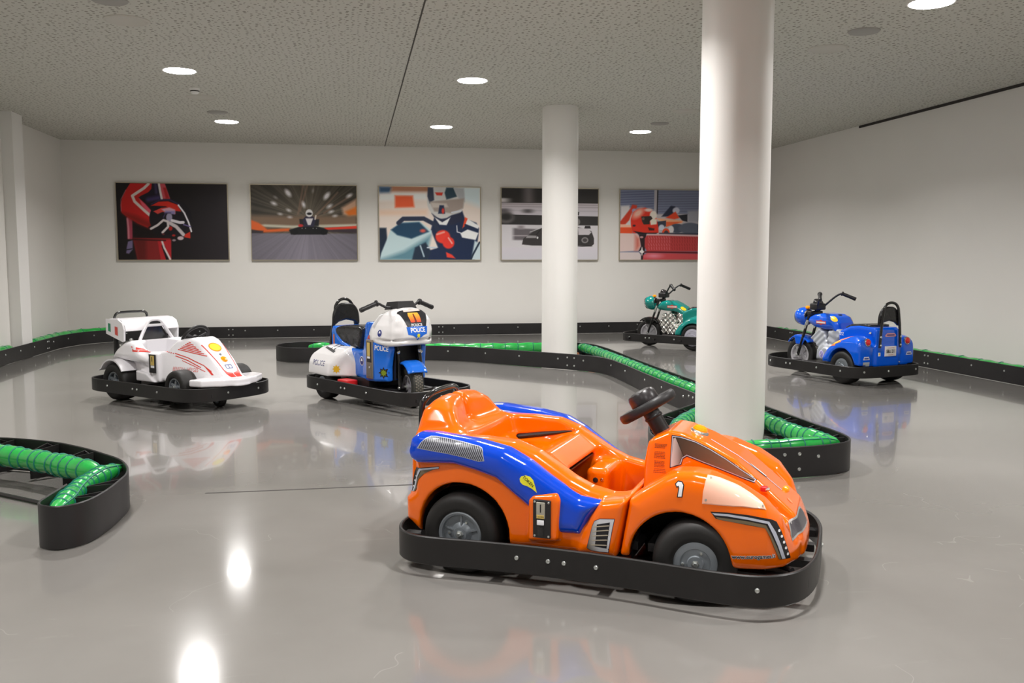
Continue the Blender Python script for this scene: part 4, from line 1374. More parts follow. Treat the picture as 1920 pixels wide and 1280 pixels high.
    bp = N.new('ShaderNodeBump'); bp.inputs['Strength'].default_value = 1.0; bp.inputs['Distance'].default_value = 0.01
    L.new(vo.outputs['Distance'], bp.inputs['Height']); L.new(bp.outputs['Normal'], b.inputs['Normal'])
    MB().box((-.36, -.19, .172), (.11, .19, .182)).build('foot_plate', m, root, False)
    # steering
    c = Vector((.143, 0, .622)); nrm = Vector((-.52, 0, .854)).normalized()
    Mw = axis_mat(c, nrm)
    MB().tube([c - nrm * .01, c - nrm * .15], .033, 24).lathe([(.035, -.052), (.037, -.048), (.037, -.044), (.035, -.040)], Mw, 24).build('steering_column', M_BLACKPL, root)
    sw = MB()
    sw.lathe([(.092, -.018), (.108, -.020), (.117, -.014), (.120, -.004), (.120, .010), (.114, .018), (.098, .019), (.084, .012), (.082, -.008)], Mw, 48, True)
    for k in range(3):
        a = 2 * math.pi * k / 3
        bm = bmesh.new(); bmesh.ops.create_cube(bm, size=1)
        for v in bm.verts: v.co = Vector((.06 + v.co.x * .08, v.co.y * .045, -.002 + v.co.z * .014))
        sw.bm(bm, Mw @ Matrix.Rotation(a, 4, 'Z'))
    wo = sw.build('steering_wheel', M_BLACKPL, root)
    MB().lathe([(.040, -.02), (.054, 0), (.058, .02), (.057, .050), (.051, .062), (.033, .069), (0, .070)], Mw, 32).build('wheel_pad', M_BLACKGLS, wo)
    # push bar behind the seat
    MB().tube(spline([(-.765, -.165, .30), (-.765, -.165, .40), (-.76, -.165, .585), (-.75, -.158, .622), (-.742, -.12, .642), (-.738, -.06, .65), (-.738, .06, .65), (-.742, .12, .642), (-.75, .158, .622), (-.76, .165, .585), (-.765, .165, .40), (-.765, .165, .30)], 6), .0125, 14).build('push_bar', M_BLACKGL, root, 60)
    # lamps
    t_hood = bvh_of([hood])
    lp = MB().lathe([(.036, -.004), (.036, .008), (.031, .014), (.026, .013)], Matrix.Translation((.345, 0, .530)) @ Matrix.Rotation(.30, 4, 'Y'), 32).build('lamp_base', M_STEEL, root)
    MB().lathe([(.030, .010), (.029, .019), (.024, .027), (.013, .032), (0, .033)], Matrix.Translation((.345, 0, .530)) @ Matrix.Rotation(.30, 4, 'Y'), 16).build('lamp_lens', M_AMBER, lp, 20)
    return root, rear, hood, pod, t_rear, t_hood, t_pod
M_BLACKGLS = mat('soft_black', srgb(40, 37, 38), 0.32)
OK_ = orange_kart()

def stripe_material(name, ca, cb, period, kx, kz, duty=0.5, rough=0.35):
    """Fine diagonal printed stripes."""
    m = mat(name, ca, rough)
    N, L, b = nodes_of(m)
    tc = N.new('ShaderNodeTexCoord')
    sp = N.new('ShaderNodeSeparateXYZ'); L.new(tc.outputs['Object'], sp.inputs[0])
    a = N.new('ShaderNodeMath'); a.operation = 'MULTIPLY'; a.inputs[1].default_value = kx / period; L.new(sp.outputs[0], a.inputs[0])
    c = N.new('ShaderNodeMath'); c.operation = 'MULTIPLY_ADD'; c.inputs[1].default_value = kz / period; L.new(sp.outputs[2], c.inputs[0]); L.new(a.outputs[0], c.inputs[2])
    f = N.new('ShaderNodeMath'); f.operation = 'FRACT'; L.new(c.outputs[0], f.inputs[0])
    g = N.new('ShaderNodeMath'); g.operation = 'GREATER_THAN'; g.inputs[1].default_value = duty; L.new(f.outputs[0], g.inputs[0])
    mx = N.new('ShaderNodeMix'); mx.data_type = 'RGBA'
    L.new(g.outputs[0], mx.inputs[0]); mx.inputs[6].default_value = (*ca, 1); mx.inputs[7].default_value = (*cb, 1)
    L.new(mx.outputs[2], b.inputs['Base Color'])
    return m

def ramp_material(name, kx, kz, lo, hi, c0, c1, rough=0.35):
    """Printed two-colour fade across a sticker."""
    m = mat(name, c0, rough)
    N, L, b = nodes_of(m)
    tc = N.new('ShaderNodeTexCoord')
    sp = N.new('ShaderNodeSeparateXYZ'); L.new(tc.outputs['Object'], sp.inputs[0])
    a = N.new('ShaderNodeMath'); a.operation = 'MULTIPLY'; a.inputs[1].default_value = kx; L.new(sp.outputs[0], a.inputs[0])
    c = N.new('ShaderNodeMath'); c.operation = 'MULTIPLY_ADD'; c.inputs[1].default_value = kz; L.new(sp.outputs[2], c.inputs[0]); L.new(a.outputs[0], c.inputs[2])
    mr = N.new('ShaderNodeMapRange'); mr.inputs['From Min'].default_value = lo; mr.inputs['From Max'].default_value = hi; L.new(c.outputs[0], mr.inputs['Value'])
    mx = N.new('ShaderNodeMix'); mx.data_type = 'RGBA'
    L.new(mr.outputs['Result'], mx.inputs[0]); mx.inputs[6].default_value = (*c0, 1); mx.inputs[7].default_value = (*c1, 1)
    L.new(mx.outputs[2], b.inputs['Base Color'])
    return m

def kart_stickers():
    root, rear, hood, pod, tr, th, tp = OK_
    M_GRILLST = stripe_material('grille_stripes', srgb(44, 44, 52), srgb(150, 152, 162), .0082, 1.0, .55, .55)
    g = [(-0.6440, 0.4857), (-0.6309, 0.5054), (-0.6133, 0.5213), (-0.5964, 0.5290), (-0.5736, 0.5290), (-0.5314, 0.5251), (-0.4615, 0.5163), (-0.3994, 0.5057), (-0.3867, 0.5008), (-0.3811, 0.4913), (-0.3735, 0.4573), (-0.3935, 0.4541), (-0.4542, 0.4650), (-0.5223, 0.4740), (-0.5913, 0.4800)]
    decal('pod_grille_border', outline(g, .0022), 'right', tp, M_SILVER, root, .0012)
    decal('pod_grille', g, 'right', tp, M_GRILLST, root, .0022)
    t = [(-0.2340, 0.4001), (-0.2285, 0.4088), (-0.2123, 0.4133), (-0.1960, 0.4084), (-0.1845, 0.3970), (-0.1766, 0.3757), (-0.1697, 0.3511), (-0.1865, 0.3640), (-0.2060, 0.3739), (-0.2228, 0.3785), (-0.2324, 0.3879)]
    decal('token_sticker', t, 'right', tp, M_YELLOW, root, .0015)
    text_decal('token_lettering', 'TOKEN', (-.2025, .3915), .0155, 'right', tp, M_DECALBLK, root, -.72, off=.0026, bold=.01)
    # side vent
    v = [(0.0154, 0.1613), (0.0236, 0.1955), (0.0340, 0.2405), (0.0422, 0.2607), (0.0621, 0.2715), (0.1145, 0.2760), (0.1066, 0.2378), (0.0962, 0.1762), (0.0929, 0.1529), (0.0622, 0.1519), (0.0288, 0.1537)]
    decal('vent_border', outline(v, .002), 'right', tr, mat('indigo_print', srgb(44, 40, 74), .35), root, .0012)
    decal('side_vent', v, 'right', tr, ramp_material('vent_fade', 1, 0, .02, .06, srgb(120, 112, 100), srgb(206, 206, 210)), root, .0019)
    mb = decal('x', [(0.0512, 0.2511), (0.0998, 0.2640), (0.0932, 0.2144), (0.0880, 0.1670), (0.0440, 0.1699), (0.0488, 0.2095)], 'right', tr, None, None, .0027, mb=MB())
    mb_raw('vent_opening', mb, M_DECALBLK, root)
    mb = MB()
    sl = [(0.0400, 0.2415), (0.1038, 0.2512), (0.0374, 0.2247), (0.1012, 0.2345), (0.0359, 0.2081), (0.0986, 0.2161), (0.0350, 0.1914), (0.0960, 0.1982), (0.0323, 0.1745), (0.0935, 0.1787)]
    for k in range(0, 10, 2):
        (a, b), (c, d) = sl[k], sl[k + 1]
        decal('x', [(a, b - .002), (c - .01, d - .002), (c, d), (c - .01, d + .002), (a, b + .002), (a - .002, b)], 'right', tr, None, None, .0036, mb=mb)
    mb_raw('vent_slats', mb, mat('bronze_print', srgb(178, 166, 146), .35), root)
    # tail graphic
    decal('tail_graphic', [(-0.6980, 0.3875), (-0.5742, 0.4105), (-0.5750, 0.4007), (-0.6007, 0.3950), (-0.6433, 0.3749), (-0.6758, 0.3456), (-0.7011, 0.2916), (-0.7250, 0.2850), (-0.7250, 0.3204), (-0.7106, 0.3671)], 'right', tr, M_DECALBLK, root, .0014)
    decal('tail_graphic_stripe', [(-0.6710, 0.3898), (-0.5754, 0.4081), (-0.5764, 0.4023), (-0.6622, 0.3839), (-0.6930, 0.3377), (-0.7120, 0.2876), (-0.7190, 0.2860), (-0.7040, 0.3377)], 'right', tr, M_SILVER, root, .0024)
    decal('tail_graphic_fill', [(-0.6582, 0.3846), (-0.5871, 0.3983), (-0.6076, 0.3931), (-0.6470, 0.3726), (-0.6758, 0.3456), (-0.7011, 0.2916), (-0.7099, 0.2888), (-0.6840, 0.3405)], 'right', tr, M_DECALBRN, root, .0024)
    mb = MB()
    for p in [(-0.6900, 0.3711), (-0.7010, 0.3497), (-0.7093, 0.3307), (-0.7160, 0.3069)]:
        decal('x', disc(p[0], p[1], .0036, n=10), 'right', tr, None, None, .0024, mb=mb)
    mb_raw('tail_graphic_dots', mb, M_WHITEPR, root)
    # number
    one = [(0.3317, 0.4221), (0.3390, 0.4308), (0.3512, 0.4299), (0.3571, 0.4206), (0.3523, 0.3811), (0.3398, 0.3799), (0.3441, 0.4103), (0.3410, 0.4176), (0.3354, 0.4145)]
    decal('number_border', outline(one, .0032), 'right', th, M_DECALBLK, root, .0014)
    decal('number', one, 'right', th, M_WHITEPR, root, .0024)
    # headlight panel
    k = (-62, 40)
    hl = [(0.2136, 0.0093), (0.2568, 0.0013), (0.3042, -0.0246), (0.3478, -0.0622), (0.3794, -0.1020), (0.3868, -0.1253), (0.3426, -0.1205), (0.2797, -0.1068), (0.2296, -0.0917), (0.1867, -0.0771), (0.1891, -0.0476), (0.1989, -0.0164)]
    M_LENS = ramp_material('headlight_film', .6, 1, .55, .78, srgb(250, 160, 118), srgb(250, 214, 196), .12)
    decal('headlight_border', outline(hl, .002), k, th, mat('peach_print', srgb(255, 190, 160), .2), root, .0014)
    decal('headlight', hl, k, th, M_LENS, root, .0028)
    mb = MB()
    for p in [(0.2179, -0.0045), (0.1954, -0.0717), (0.3765, -0.1156)]:
        decal('x', disc(p[0], p[1], .0035, n=10), k, th, None, None, .0045, mb=mb)
    mb_raw('rivets', mb, M_STEEL, root)
    # chevron with dots
    k = (-70, 10)
    decal('chevron', [(0.2865, 0.2405), (0.3414, 0.2390), (0.4091, 0.2321), (0.4883, 0.2169), (0.5094, 0.2080), (0.5299, 0.1738), (0.5478, 0.1317), (0.5711, 0.0790), (0.5248, 0.0776), (0.5057, 0.1194), (0.4844, 0.1616), (0.4674, 0.1878), (0.4093, 0.1976), (0.3372, 0.2105), (0.3037, 0.2169)], k, th, M_DECALBLK, root, .0014)
    decal('chevron_stripe', [(0.2914, 0.2356), (0.3415, 0.2338), (0.4040, 0.2255), (0.4789, 0.2100), (0.5050, 0.1731), (0.5263, 0.1282), (0.5457, 0.0802), (0.5319, 0.0797), (0.5145, 0.1239), (0.4931, 0.1662), (0.4730, 0.2027), (0.4041, 0.2169), (0.3417, 0.2261), (0.3011, 0.2287)], k, th, M_SILVER, root, .0024)
    decal('chevron_fill', [(0.3036, 0.2227), (0.4041, 0.2118), (0.4671, 0.1983), (0.4883, 0.1613), (0.5126, 0.1162), (0.5285, 0.0799), (0.5200, 0.0795), (0.4998, 0.1198), (0.4815, 0.1593), (0.4638, 0.1888), (0.4043, 0.2001), (0.3133, 0.2137)], k, th, ramp_material('chevron_fade', 1, 0, .26, .36, srgb(30, 26, 24), srgb(112, 98, 74)), root, .0024)
    mb = MB()
    for p in [(0.5192, 0.1772), (0.5293, 0.1572), (0.5384, 0.1366), (0.5465, 0.1165), (0.5553, 0.0947)]:
        decal('x', disc(p[0], p[1], .0050, n=12), k, th, None, None, .0024, mb=mb)
    mb_raw('chevron_dots', mb, M_WHITEPR, root)
    text_decal('web_address_border', 'www.eurogames.it', (.431, .0895), .0192, k, th, M_WHITEPR, root, .032, bold=.07, off=.0014)
    text_decal('web_address', 'www.eurogames.it', (.431, .0895), .0192, k, th, M_DECALBLK, root, .032, bold=.016, off=.0024)
    # big side window graphic
    k = (-90, 40)
    big = [(0.2647, 0.3282), (0.2984, 0.3272), (0.3545, 0.3161), (0.4105, 0.2963), (0.4662, 0.2718), (0.5212, 0.2437), (0.5793, 0.2173), (0.5711, 0.2022), (0.5228, 0.2134), (0.4409, 0.2351), (0.3856, 0.2488), (0.3239, 0.2656), (0.3102, 0.2578), (0.3037, 0.2388), (0.2609, 0.2267), (0.2614, 0.2547)]
    decal('side_graphic_border', big, k, th, M_DECALBLK, root, .0012)
    decal('side_graphic_line', outline(big, -.0026), k, th, M_SILVER, root, .0018)
    decal('side_graphic_edge', outline(big, -.0056), k, th, M_DECALBLK, root, .0024)
    decal('side_graphic_dark', [(0.2811, 0.3215), (0.2990, 0.3204), (0.3552, 0.3082), (0.4112, 0.2888), (0.4667, 0.2648), (0.5218, 0.2357), (0.5715, 0.2123), (0.5226, 0.2197), (0.4407, 0.2414), (0.3853, 0.2552), (0.3247, 0.2727), (0.3126, 0.2672)], k, th,
          ramp_material('window_fade', 1, 0, .26, .56, srgb(52, 44, 34), srgb(132, 98, 74)), root, .0032)
    decal('side_graphic_light', [(0.2719, 0.3180), (0.2800, 0.3205), (0.3104, 0.2671), (0.3018, 0.2563), (0.2969, 0.2407), (0.2659, 0.2294), (0.2672, 0.2551)], k, th,
          ramp_material('window_fade_light', 1, 0, .262, .305, srgb(210, 200, 196), srgb(96, 84, 72)), root, .0032)
    # instructions in small print on the dash side
    mb = MB()
    rnd = random.Random(4)
    for (x0, z0, x1, z1, nl) in ((.2010, .2956, .2441, .2886, 4), (.1993, .2715, .2443, .2569, 5), (.2016, .2429, .2409, .2300, 5), (.1987, .2189, .2417, .2124, 3)):
        for i in range(nl):
            zz = z0 + .002 + (z1 - z0 - .004) * i / max(1, nl - 1)
            x = x0 + rnd.uniform(0, .004)
            xe = x1 - rnd.uniform(0, .005)
            while x < xe:
                w = rnd.uniform(.003, .008)
                decal('x', rect(x + w / 2, zz, w, .0019), k, th, None, None, .0014, .02, mb)
                x += w + .0014
    mb_raw('small_print', mb, mat('print_ink', srgb(120, 50, 20), .4), root)
    # grille and badge on the nose
    k = (-25, 25)
    gr = [(0.1492, -0.0516), (0.2793, -0.0245), (0.3175, -0.0235), (0.3405, -0.0483), (0.3406, -0.0862), (0.2676, -0.0981), (0.0698, -0.1198), (0.0700, -0.0966)]
    decal('nose_grille_border', gr, k, th, mat('grey_silver', srgb(176, 174, 172), .3, .3), root, .0014)
    decal('nose_grille', outline(gr, -.0075), k, th, ramp_material('grille_fade', 0, 1, .15, .30, srgb(104, 100, 104), srgb(58, 56, 62)), root, .0026)
    mb = MB()
    for sg in (-1, 1): decal('x', disc(.625, sg * .185, .036, .015, 20, -sg * .35), 'top', th, None, None, .0016, mb=mb)
    mb_raw('intake_shade', mb, M_DECALBLK, root)  # dark ellipses painted as the shade inside the intake holes
    decal('nose_badge', disc(.252, .0081, .012), k, th, mat('badge_print', srgb(250, 140, 90), .3), root, .0014)
    k = (-45, 60)
    cl = [(0.2543, -0.0067), (0.2882, -0.0626), (0.3216, -0.1158), (0.3640, -0.1489), (0.4137, -0.1902), (0.4590, -0.2381)]
    w = .0036
    decal('crest_stripe', [(a - w * .7, b - w * .7) for a, b in cl] + [(a + w * .7, b + w * .7) for a, b in cl[::-1]], k, th, M_SILVER, root, .0014)
    cn = [(0.358, -0.136), (0.366, -0.138), (0.398, -0.163), (0.416, -0.180), (0.411, -0.186), (0.385, -0.167)]
    decal('crest_number_border', outline(cn, .0028), k, th, M_DECALBLK, root, .002)
    decal('crest_number', cn, k, th, M_WHITEPR, root, .003)
    # small amber lamp and latch at the intake
    for nm, kk, uv, d in (('marker_lamp', (-25, 25), (.3303, .0491), None),):
        p = drape([uv], kk, th, 0.0)[0]
        MB().lathe([(.014, -.002), (.014, .004), (.010, .010), (.005, .013), (0, .0135)], axis_mat(p, basis(kk)[3] * -1), 14).build(nm, M_AMBER, root, 25)
    p = Vector((.607, -.160, .372))
    la = MB().box(p + Vector((-.012, -.022, -.005)), p + Vector((.012, .006, .012)), .003).build('hood_latch', M_RED, root)
    MB().box(p + Vector((.006, -.024, .0)), p + Vector((.02, -.002, .008)), .002).build('latch_clip', M_STEEL, la)
    q = MB().lathe([(.011, -.002), (.011, .003), (.008, .004), (0, .004)], axis_mat((-.072, .022, .305), (-.0, -1, .1)), 20).build('key_lock', M_DECALBLK, root)
    for x, z, r_ in ((-.045, .308, .008), (-.046, .265, .005), (-.046, .24, .005), (-.095, .245, .006), (-.085, .225, .005)):
        bolt((x, .021, z), (0, -1, .1), r_, M_CHROME, q)
    # coin acceptor
    cb = MB().box((-.180, -.4395, .189), (-.113, -.425, .330), .003).build('coin_plate', M_BLACKPL, root)
    for x in (-.173, -.120):
        for z in (.197, .322):
            bolt((x, -.4395, z), (0, -1, 0), .0042, M_STEEL, cb)
    cs = MB().box((-.166, -.4435, .262), (-.133, -.436, .322), .002).build('coin_selector', mat('nickel', srgb(190, 186, 172), .35, .6), cb)
    MB().box((-.151, -.445, .285), (-.147, -.443, .315)).build('coin_slot', M_DECALBLK, cb, False)
    MB().box((-.164, -.445, .263), (-.136, -.443, .275)).build('price_label', mat('gold_label', srgb(206, 178, 96), .4), cb, False)
    text_decal('price_lettering', '1 COIN', (-.150, .269), .0085, 'right', bvh_of([cs]), M_DECALBLK, cb, off=.0030)
    MB().box((-.163, -.4445, .238), (-.137, -.437, .256), .0015).build('coin_button', M_WHITEPR, cb)
    MB().box((-.162, -.4415, .197), (-.139, -.438, .230), .001).build('coin_return', M_BLACKGL, cb)
kart_stickers()

# ------------------------------------------------------------------ the white racer at left
M_CARW = mat('white_shell', (0.84, 0.82, 0.85), 0.16, coat=0.6)
M_REDPR = mat('red_print', srgb(214, 62, 52), 0.35)
M_GREENPR = mat('green_print', srgb(0, 134, 92), 0.35)
M_NAVYPR = mat('navy_print', srgb(40, 66, 134), 0.35)
M_ORPR = mat('orange_print', srgb(248, 150, 30), 0.35)
M_TREADBR = noise_var(mat('worn_rubber', srgb(46, 40, 36), 0.6), 30, 0.15)

def coin_plate(root, x0, x1, y, z0, z1, side=-1, frame=None):
    """Coin acceptor on a flank looking along y."""
    s = side
    yy = sorted((y, y + s * .010))
    cb = MB().box((x0, yy[0], z0), (x1, yy[1], z1), .002).build('coin_plate', frame or M_BLACKPL, root)
    w, hh = x1 - x0, z1 - z0
    def sub(nm, a, b, c, d, m, dep):
        q = sorted((y + s * .008, y + s * dep))
        MB().box((x0 + w * a, q[0], z0 + hh * c), (x0 + w * b, q[1], z0 + hh * d)).build(nm, m, cb, False)
    return cb, sub

def white_racer():
    root = empty('kart', (-1.4741, 8.1051, 0.0324), math.radians(-43.7))
    root.scale = (SIZE,) * 3
    tag(root, 'white ride-on racing car with red stripes and a rear wing, far left', 'kart')
    bumper(root, [(.79, 0), (.785, .17), (.755, .30), (.69, .39), (.6, .43), (.4, .44), (0, .435), (-.4, .438), (-.6, .43), (-.72, .385), (-.785, .27), (-.80, .12), (-.80, 0)], .05, .16,
           [(-.40, -1, 0), (-.045, -1, 0), (.01, -1, 0), (.29, -1, 0), (-.12, 2, 0), (.2, 2, 0), (-.4, 1, 0), (.29, 1, 0)], r=.009)
    ch = MB().box((-.66, -.30, .08), (.66, .30, .105))
    for y in (-.25, .25):
        ch.box((.60, y - .02, .085), (.77, y + .02, .11)).box((-.78, y - .02, .085), (-.6, y + .02, .11))
    for x in (-.2, .2): ch.box((x - .02, -.43, .085), (x + .02, .43, .11))
    ch.tube([(-.45, -.3, .148), (-.45, .3, .148)], .015).tube([(.41, -.3, .14), (.41, .3, .14)], .013)
    ch.tube([(-.62, -.20, .1), (-.62, -.20, .60)], .022).tube([(-.62, .20, .1), (-.62, .20, .60)], .022)
    ch.build('chassis', M_BLACKPL, root, False)
    for s in (-1, 1):
        wheel(root, (-.45, s * .265, .1317), .165, .19, .086, s, 0, 'cast', M_RIM, rub=M_RUBBER)
        wheel(root, (.41, s * .285, .150), .138, .16, .072, s, 0, 'cast', M_RIM)
    wheel(root, (.60, -.06, .0317), .065, .07, .03, -1, 0, 'flat')
    MB().box((.57, -.11, .075), (.63, -.01, .105)).box((.585, -.105, .03), (.615, -.098, .09)).box((.585, -.022, .03), (.615, -.015, .09)).build('caster_fork', M_BLACKPL, root, False)
    G = Grid((-.72, -.46, .12), (.88, .46, .60), .0075)
    ay = np.abs(G.y)
    wb = smooth_interp(G.x, [-.4, -.2, 0, .2, .35, .5, .7, .82], [.22, .25, .262, .262, .25, .20, .115, .08], .08)
    sl = smooth_interp(G.x, [-.3, .05, .2, .35, .5, .7, .82], [.12, .05, .28, .36, .30, .18, .1], .08)
    hull = smax(G.side([(.83, .165), (.80, .195), (.715, .245), (.61, .350), (.49, .452), (.41, .520), (.34, .538), (.20, .518), (.155, .47), (.13, .425), (-.05, .415), (-.25, .43), (-.36, .45), (-.42, .36), (-.25, .165)]), ay - (wb - sl * (G.z - .16)), .035)
    should = smax(G.side([(-.60, .30), (-.585, .345), (-.50, .42), (-.40, .475), (-.31, .492), (-.25, .475), (-.16, .40), (-.02, .34), (-.06, .30), (-.28, .315), (-.5, .325)]), ay - smooth_interp(G.x, [-.6, -.4, -.2, 0], [.27, .30, .30, .27], .06) + .25 * np.maximum(G.z - .38, 0), .05)
    F = smin(hull, should, .04)
    cock = smax(G.halfplan([(-.31, -.05), (-.31, .10), (-.25, .185), (-.1, .215), (.05, .212), (.16, .17), (.19, .10), (.19, -.05)]), .2 - G.z, .03)
    F = smax(F, -cock, .02)
    F = smin(F, smax(G.side([(-.20, .155), (-.20, .245), (-.05, .225), (.06, .155)]), np.abs(ay - .262) - .035, .012), .02)
    # panel that carries the coin slot
    F = smin(F, smax(G.side([(-.06, .40), (.08, .40), (.10, .16), (.02, .16)]), np.abs(ay - .245) - .032, .02), .02)
    plates = smax(G.halfplan([(.572, .335), (.70, .315), (.80, .17), (.83, .06), (.83, -.1), (.56, -.1), (.55, .16)]), np.abs(G.z - .193 + .05 * np.maximum(.12 - ay, 0)) - .029, .012)
    F = smin(F, plates, .02)
    for xc, r_ in ((-.45, .168), (.41, .158)):
        F = smax(F, -smax(G.cyl_y(xc, .145, r_), (.165 if xc < 0 else .2) - ay, .02), .01)
    body = G.build('body', F, M_CARW, root, 8)
    tb = bvh_of([body])
    # mudguards over the rear wheels
    for s in (-1, 1):
        vs, fs = [], []
        n = 16
        arcp = [(.45 + .17 * math.cos(math.radians(a)), .15 + .17 * math.sin(math.radians(a))) for a in np.linspace(28, 148, n)]
        arcp.append((.45 - .185, .222))
        for (ax, az) in arcp:
            for rr_, y in ((0, .165), (0, .37), (.012, .37), (.012, .165)):
                cx, cz = -.45, .15
                px, pz = ax - .9, az
                d = math.hypot(px - cx, pz - cz)
                vs.append((cx + (px - cx) * (d + rr_) / d, s * y, cz + (pz - cz) * (d + rr_) / d))
        m = len(arcp)
        for i in range(m - 1):
            for k in range(4):
                fs.append((i * 4 + k, i * 4 + (k + 1) % 4, (i + 1) * 4 + (k + 1) % 4, (i + 1) * 4 + k))
        fs += [(0, 1, 2, 3), tuple((m - 1) * 4 + k for k in (3, 2, 1, 0))]
        MB().add(vs, fs).build('mudguard', M_CARW, root, 40)
    # rear wing
    w = MB().prism([(-.655, .655), (-.65, .678), (-.60, .694), (-.50, .698), (-.43, .680), (-.385, .635), (-.37, .592), (-.385, .586), (-.405, .622), (-.45, .660), (-.52, .676), (-.60, .672)], 'y', -.262, .262)
    wing = w.build('rear_wing', M_CARW, root, 30)
    for s in (-1, 1):
        y = sorted((s * .262, s * .278))
        ep = MB().prism([(-.645, .690), (-.47, .690), (-.405, .660), (-.378, .600), (-.385, .505), (-.40, .495), (-.645, .560)], 'y', y[0], y[1]).build('end_plate', M_CARW, wing, False)
        if s < 0:
            te = bvh_of([ep])
            decal('flag_green', [(-.610, .585), (-.572, .576), (-.572, .650), (-.610, .655)], 'right', te, M_GREENPR, wing, .0016)
            decal('flag_red', [(-.510, .558), (-.468, .546), (-.468, .622), (-.510, .630)], 'right', te, M_REDPR, wing, .0016)
    MB().tube(spline([(-.69, -.165, .20), (-.69, -.165, .62), (-.685, -.160, .69), (-.68, -.13, .716), (-.68, -.06, .72), (-.68, .06, .72), (-.68, .13, .716), (-.685, .160, .69), (-.69, .165, .62), (-.69, .165, .20)], 6), .0115, 12).build('push_bar', M_BLACKGL, root, 60)
    wing.location.z = -.02
    # roll hoop with headrest
    hp = spline([(-.31, -.185, .45), (-.325, -.145, .52), (-.335, -.085, .615), (-.34, -.05, .652), (-.34, 0, .660), (-.34, .05, .652), (-.335, .085, .615), (-.325, .145, .52), (-.31, .185, .45)], 6)
    ho = MB().tube(hp, .015, 12).tube([(-.335, -.085, .612), (-.335, .085, .612)], .0135, 12).build('roll_hoop', M_CARW, root, 60)
    MB().prism([(-.066, .60), (.066, .60), (.05, .638), (.02, .650), (-.02, .650), (-.05, .638)], 'x', -.352, -.33).build('headrest', M_BLACKPL, ho, False)
    MB().prism([(-.155, .40), (.155, .40), (.145, .50), (.082, .60), (-.082, .60), (-.145, .50)], 'x', -.37, -.355).build('seat_back', M_BLACKGL, root, False)
    MB().box((-.29, -.18, .21), (.12, .18, .235), .01).build('seat', mat('grey_seat', srgb(150, 148, 152), .3), root)
    c = Vector((.225, 0, .515)); nr = Vector((-.86, 0, .5)).normalized()
    Mw = axis_mat(c, nr)
    sw = MB().lathe([(.128 + .014 * math.cos(a), .014 * math.sin(a)) for a in [2 * math.pi * k / 10 for k in range(10)]], Mw, 40, True)
    for k in range(3):
        bm = bmesh.new(); bmesh.ops.create_cube(bm, size=1)
        for v in bm.verts: v.co = Vector((.06 + v.co.x * .11, v.co.y * .022, -.004 + v.co.z * .008))
        sw.bm(bm, Mw @ Matrix.Rotation(2 * math.pi * k / 3 + .5, 4, 'Z'))
    so = sw.build('steering_wheel', M_BLACKPL, root)
    MB().lathe([(.03, -.012), (.036, 0), (.03, .02), (0, .022)], Mw, 24).build('wheel_pad', M_BLACKPL, so)
    MB().tube([c, c - nr * .12], .014).build('steering_column', M_BLACKPL, root)
    for p, d in (((-.40, -.19, .475), (-.3, -.2, 1)), ((-.50, -.22, .425), (-.4, -.2, 1)), ((-.40, .19, .475), (-.3, .2, 1)), ((-.22, .20, .475), (0, .3, 1))):
        MB().lathe([(.016, -.01), (.016, .02), (.012, .028), (0, .03)], axis_mat(p, d), 16).build('chrome_peg', M_CHROME, root)
    # coin acceptor on the right flank
    cb, sub = coin_plate(root, -.020, .065, -.279, .235, .392, -1)
    sub('coin_selector', .30, .86, .42, .94, mat('gold_label', srgb(206, 178, 96), .4), .013)
    sub('coin_button', .34, .86, .28, .40, M_WHITEPR, .013)
    sub('coin_slot', .52, .60, .62, .88, M_DECALBLK, .0145)
    # stickers
    k = (-30, 45)
    def P3(pts, kind): return [to_plane(kind, p) for p in pts]
    mb = MB()
    for i in range(7):
        z = .515 - .021 * i
        z = .502 - .0105 * i; a = (.318 - .0145 * i, -.13, z); b = (.345 + .031 * i, -.12, z - .006 - .0065 * i)
        t = .0034
        q = [(a[0], a[1], a[2] - t), (b[0], b[1], b[2] - t), (b[0], b[1], b[2] + t), (a[0], a[1], a[2] + t)]
        decal('x', P3(q, 'right'), 'right', tb, None, None, .0016, mb=mb)
    mb_raw('nose_stripes', mb, M_REDPR, root)
    mb = MB()
    for line, wd in (([(.21, .405), (.35, .375), (.52, .318), (.60, .270)], .0036), ([(.22, .385), (.36, .352), (.50, .300)], .0036), ([(.30, .350), (.44, .308), (.545, .268)], .0026)):
        pl = [(x, z - wd) for x, z in line] + [(x, z + wd) for x, z in line[::-1]]
        decal('x', pl, 'right', tb, None, None, .0016, mb=mb)
    decal('x', [(.535, .305), (.58, .285), (.625, .243), (.607, .240), (.56, .283)], 'right', tb, None, None, .0018, mb=mb)
    for i in range(6): decal('x', rect(.085 + i * .022, .425 - i * .004, .014, .006), 'right', tb, None, None, .0016, mb=mb)
    mb_raw('side_stripes', mb, M_REDPR, root)
    mb = MB()
    for pl in ([(-.275, .445), (-.257, .445), (-.240, .403), (-.06, .400), (-.06, .410), (-.228, .416)], [(-.225, .440), (-.195, .432), (-.150, .418), (-.212, .421)]):
        decal('x', pl, 'right', tb, None, None, .0016, mb=mb)
    mb_raw('shoulder_stripes', mb, M_REDPR, root)
    text_decal('side_lettering', 'BENSON - HEYGES', (.35, .277), .048, 'right', tb, mat('pale_red_print', srgb(222, 116, 110), .4), root, 0, xs=.66, off=.0018)
    kn = (0, 45)
    def N2(x, y): return to_plane(kn, (x, y, float(np.interp(x, [.41, .49, .61, .715, .80], [.520, .452, .350, .245, .195]))))
    mb = MB()
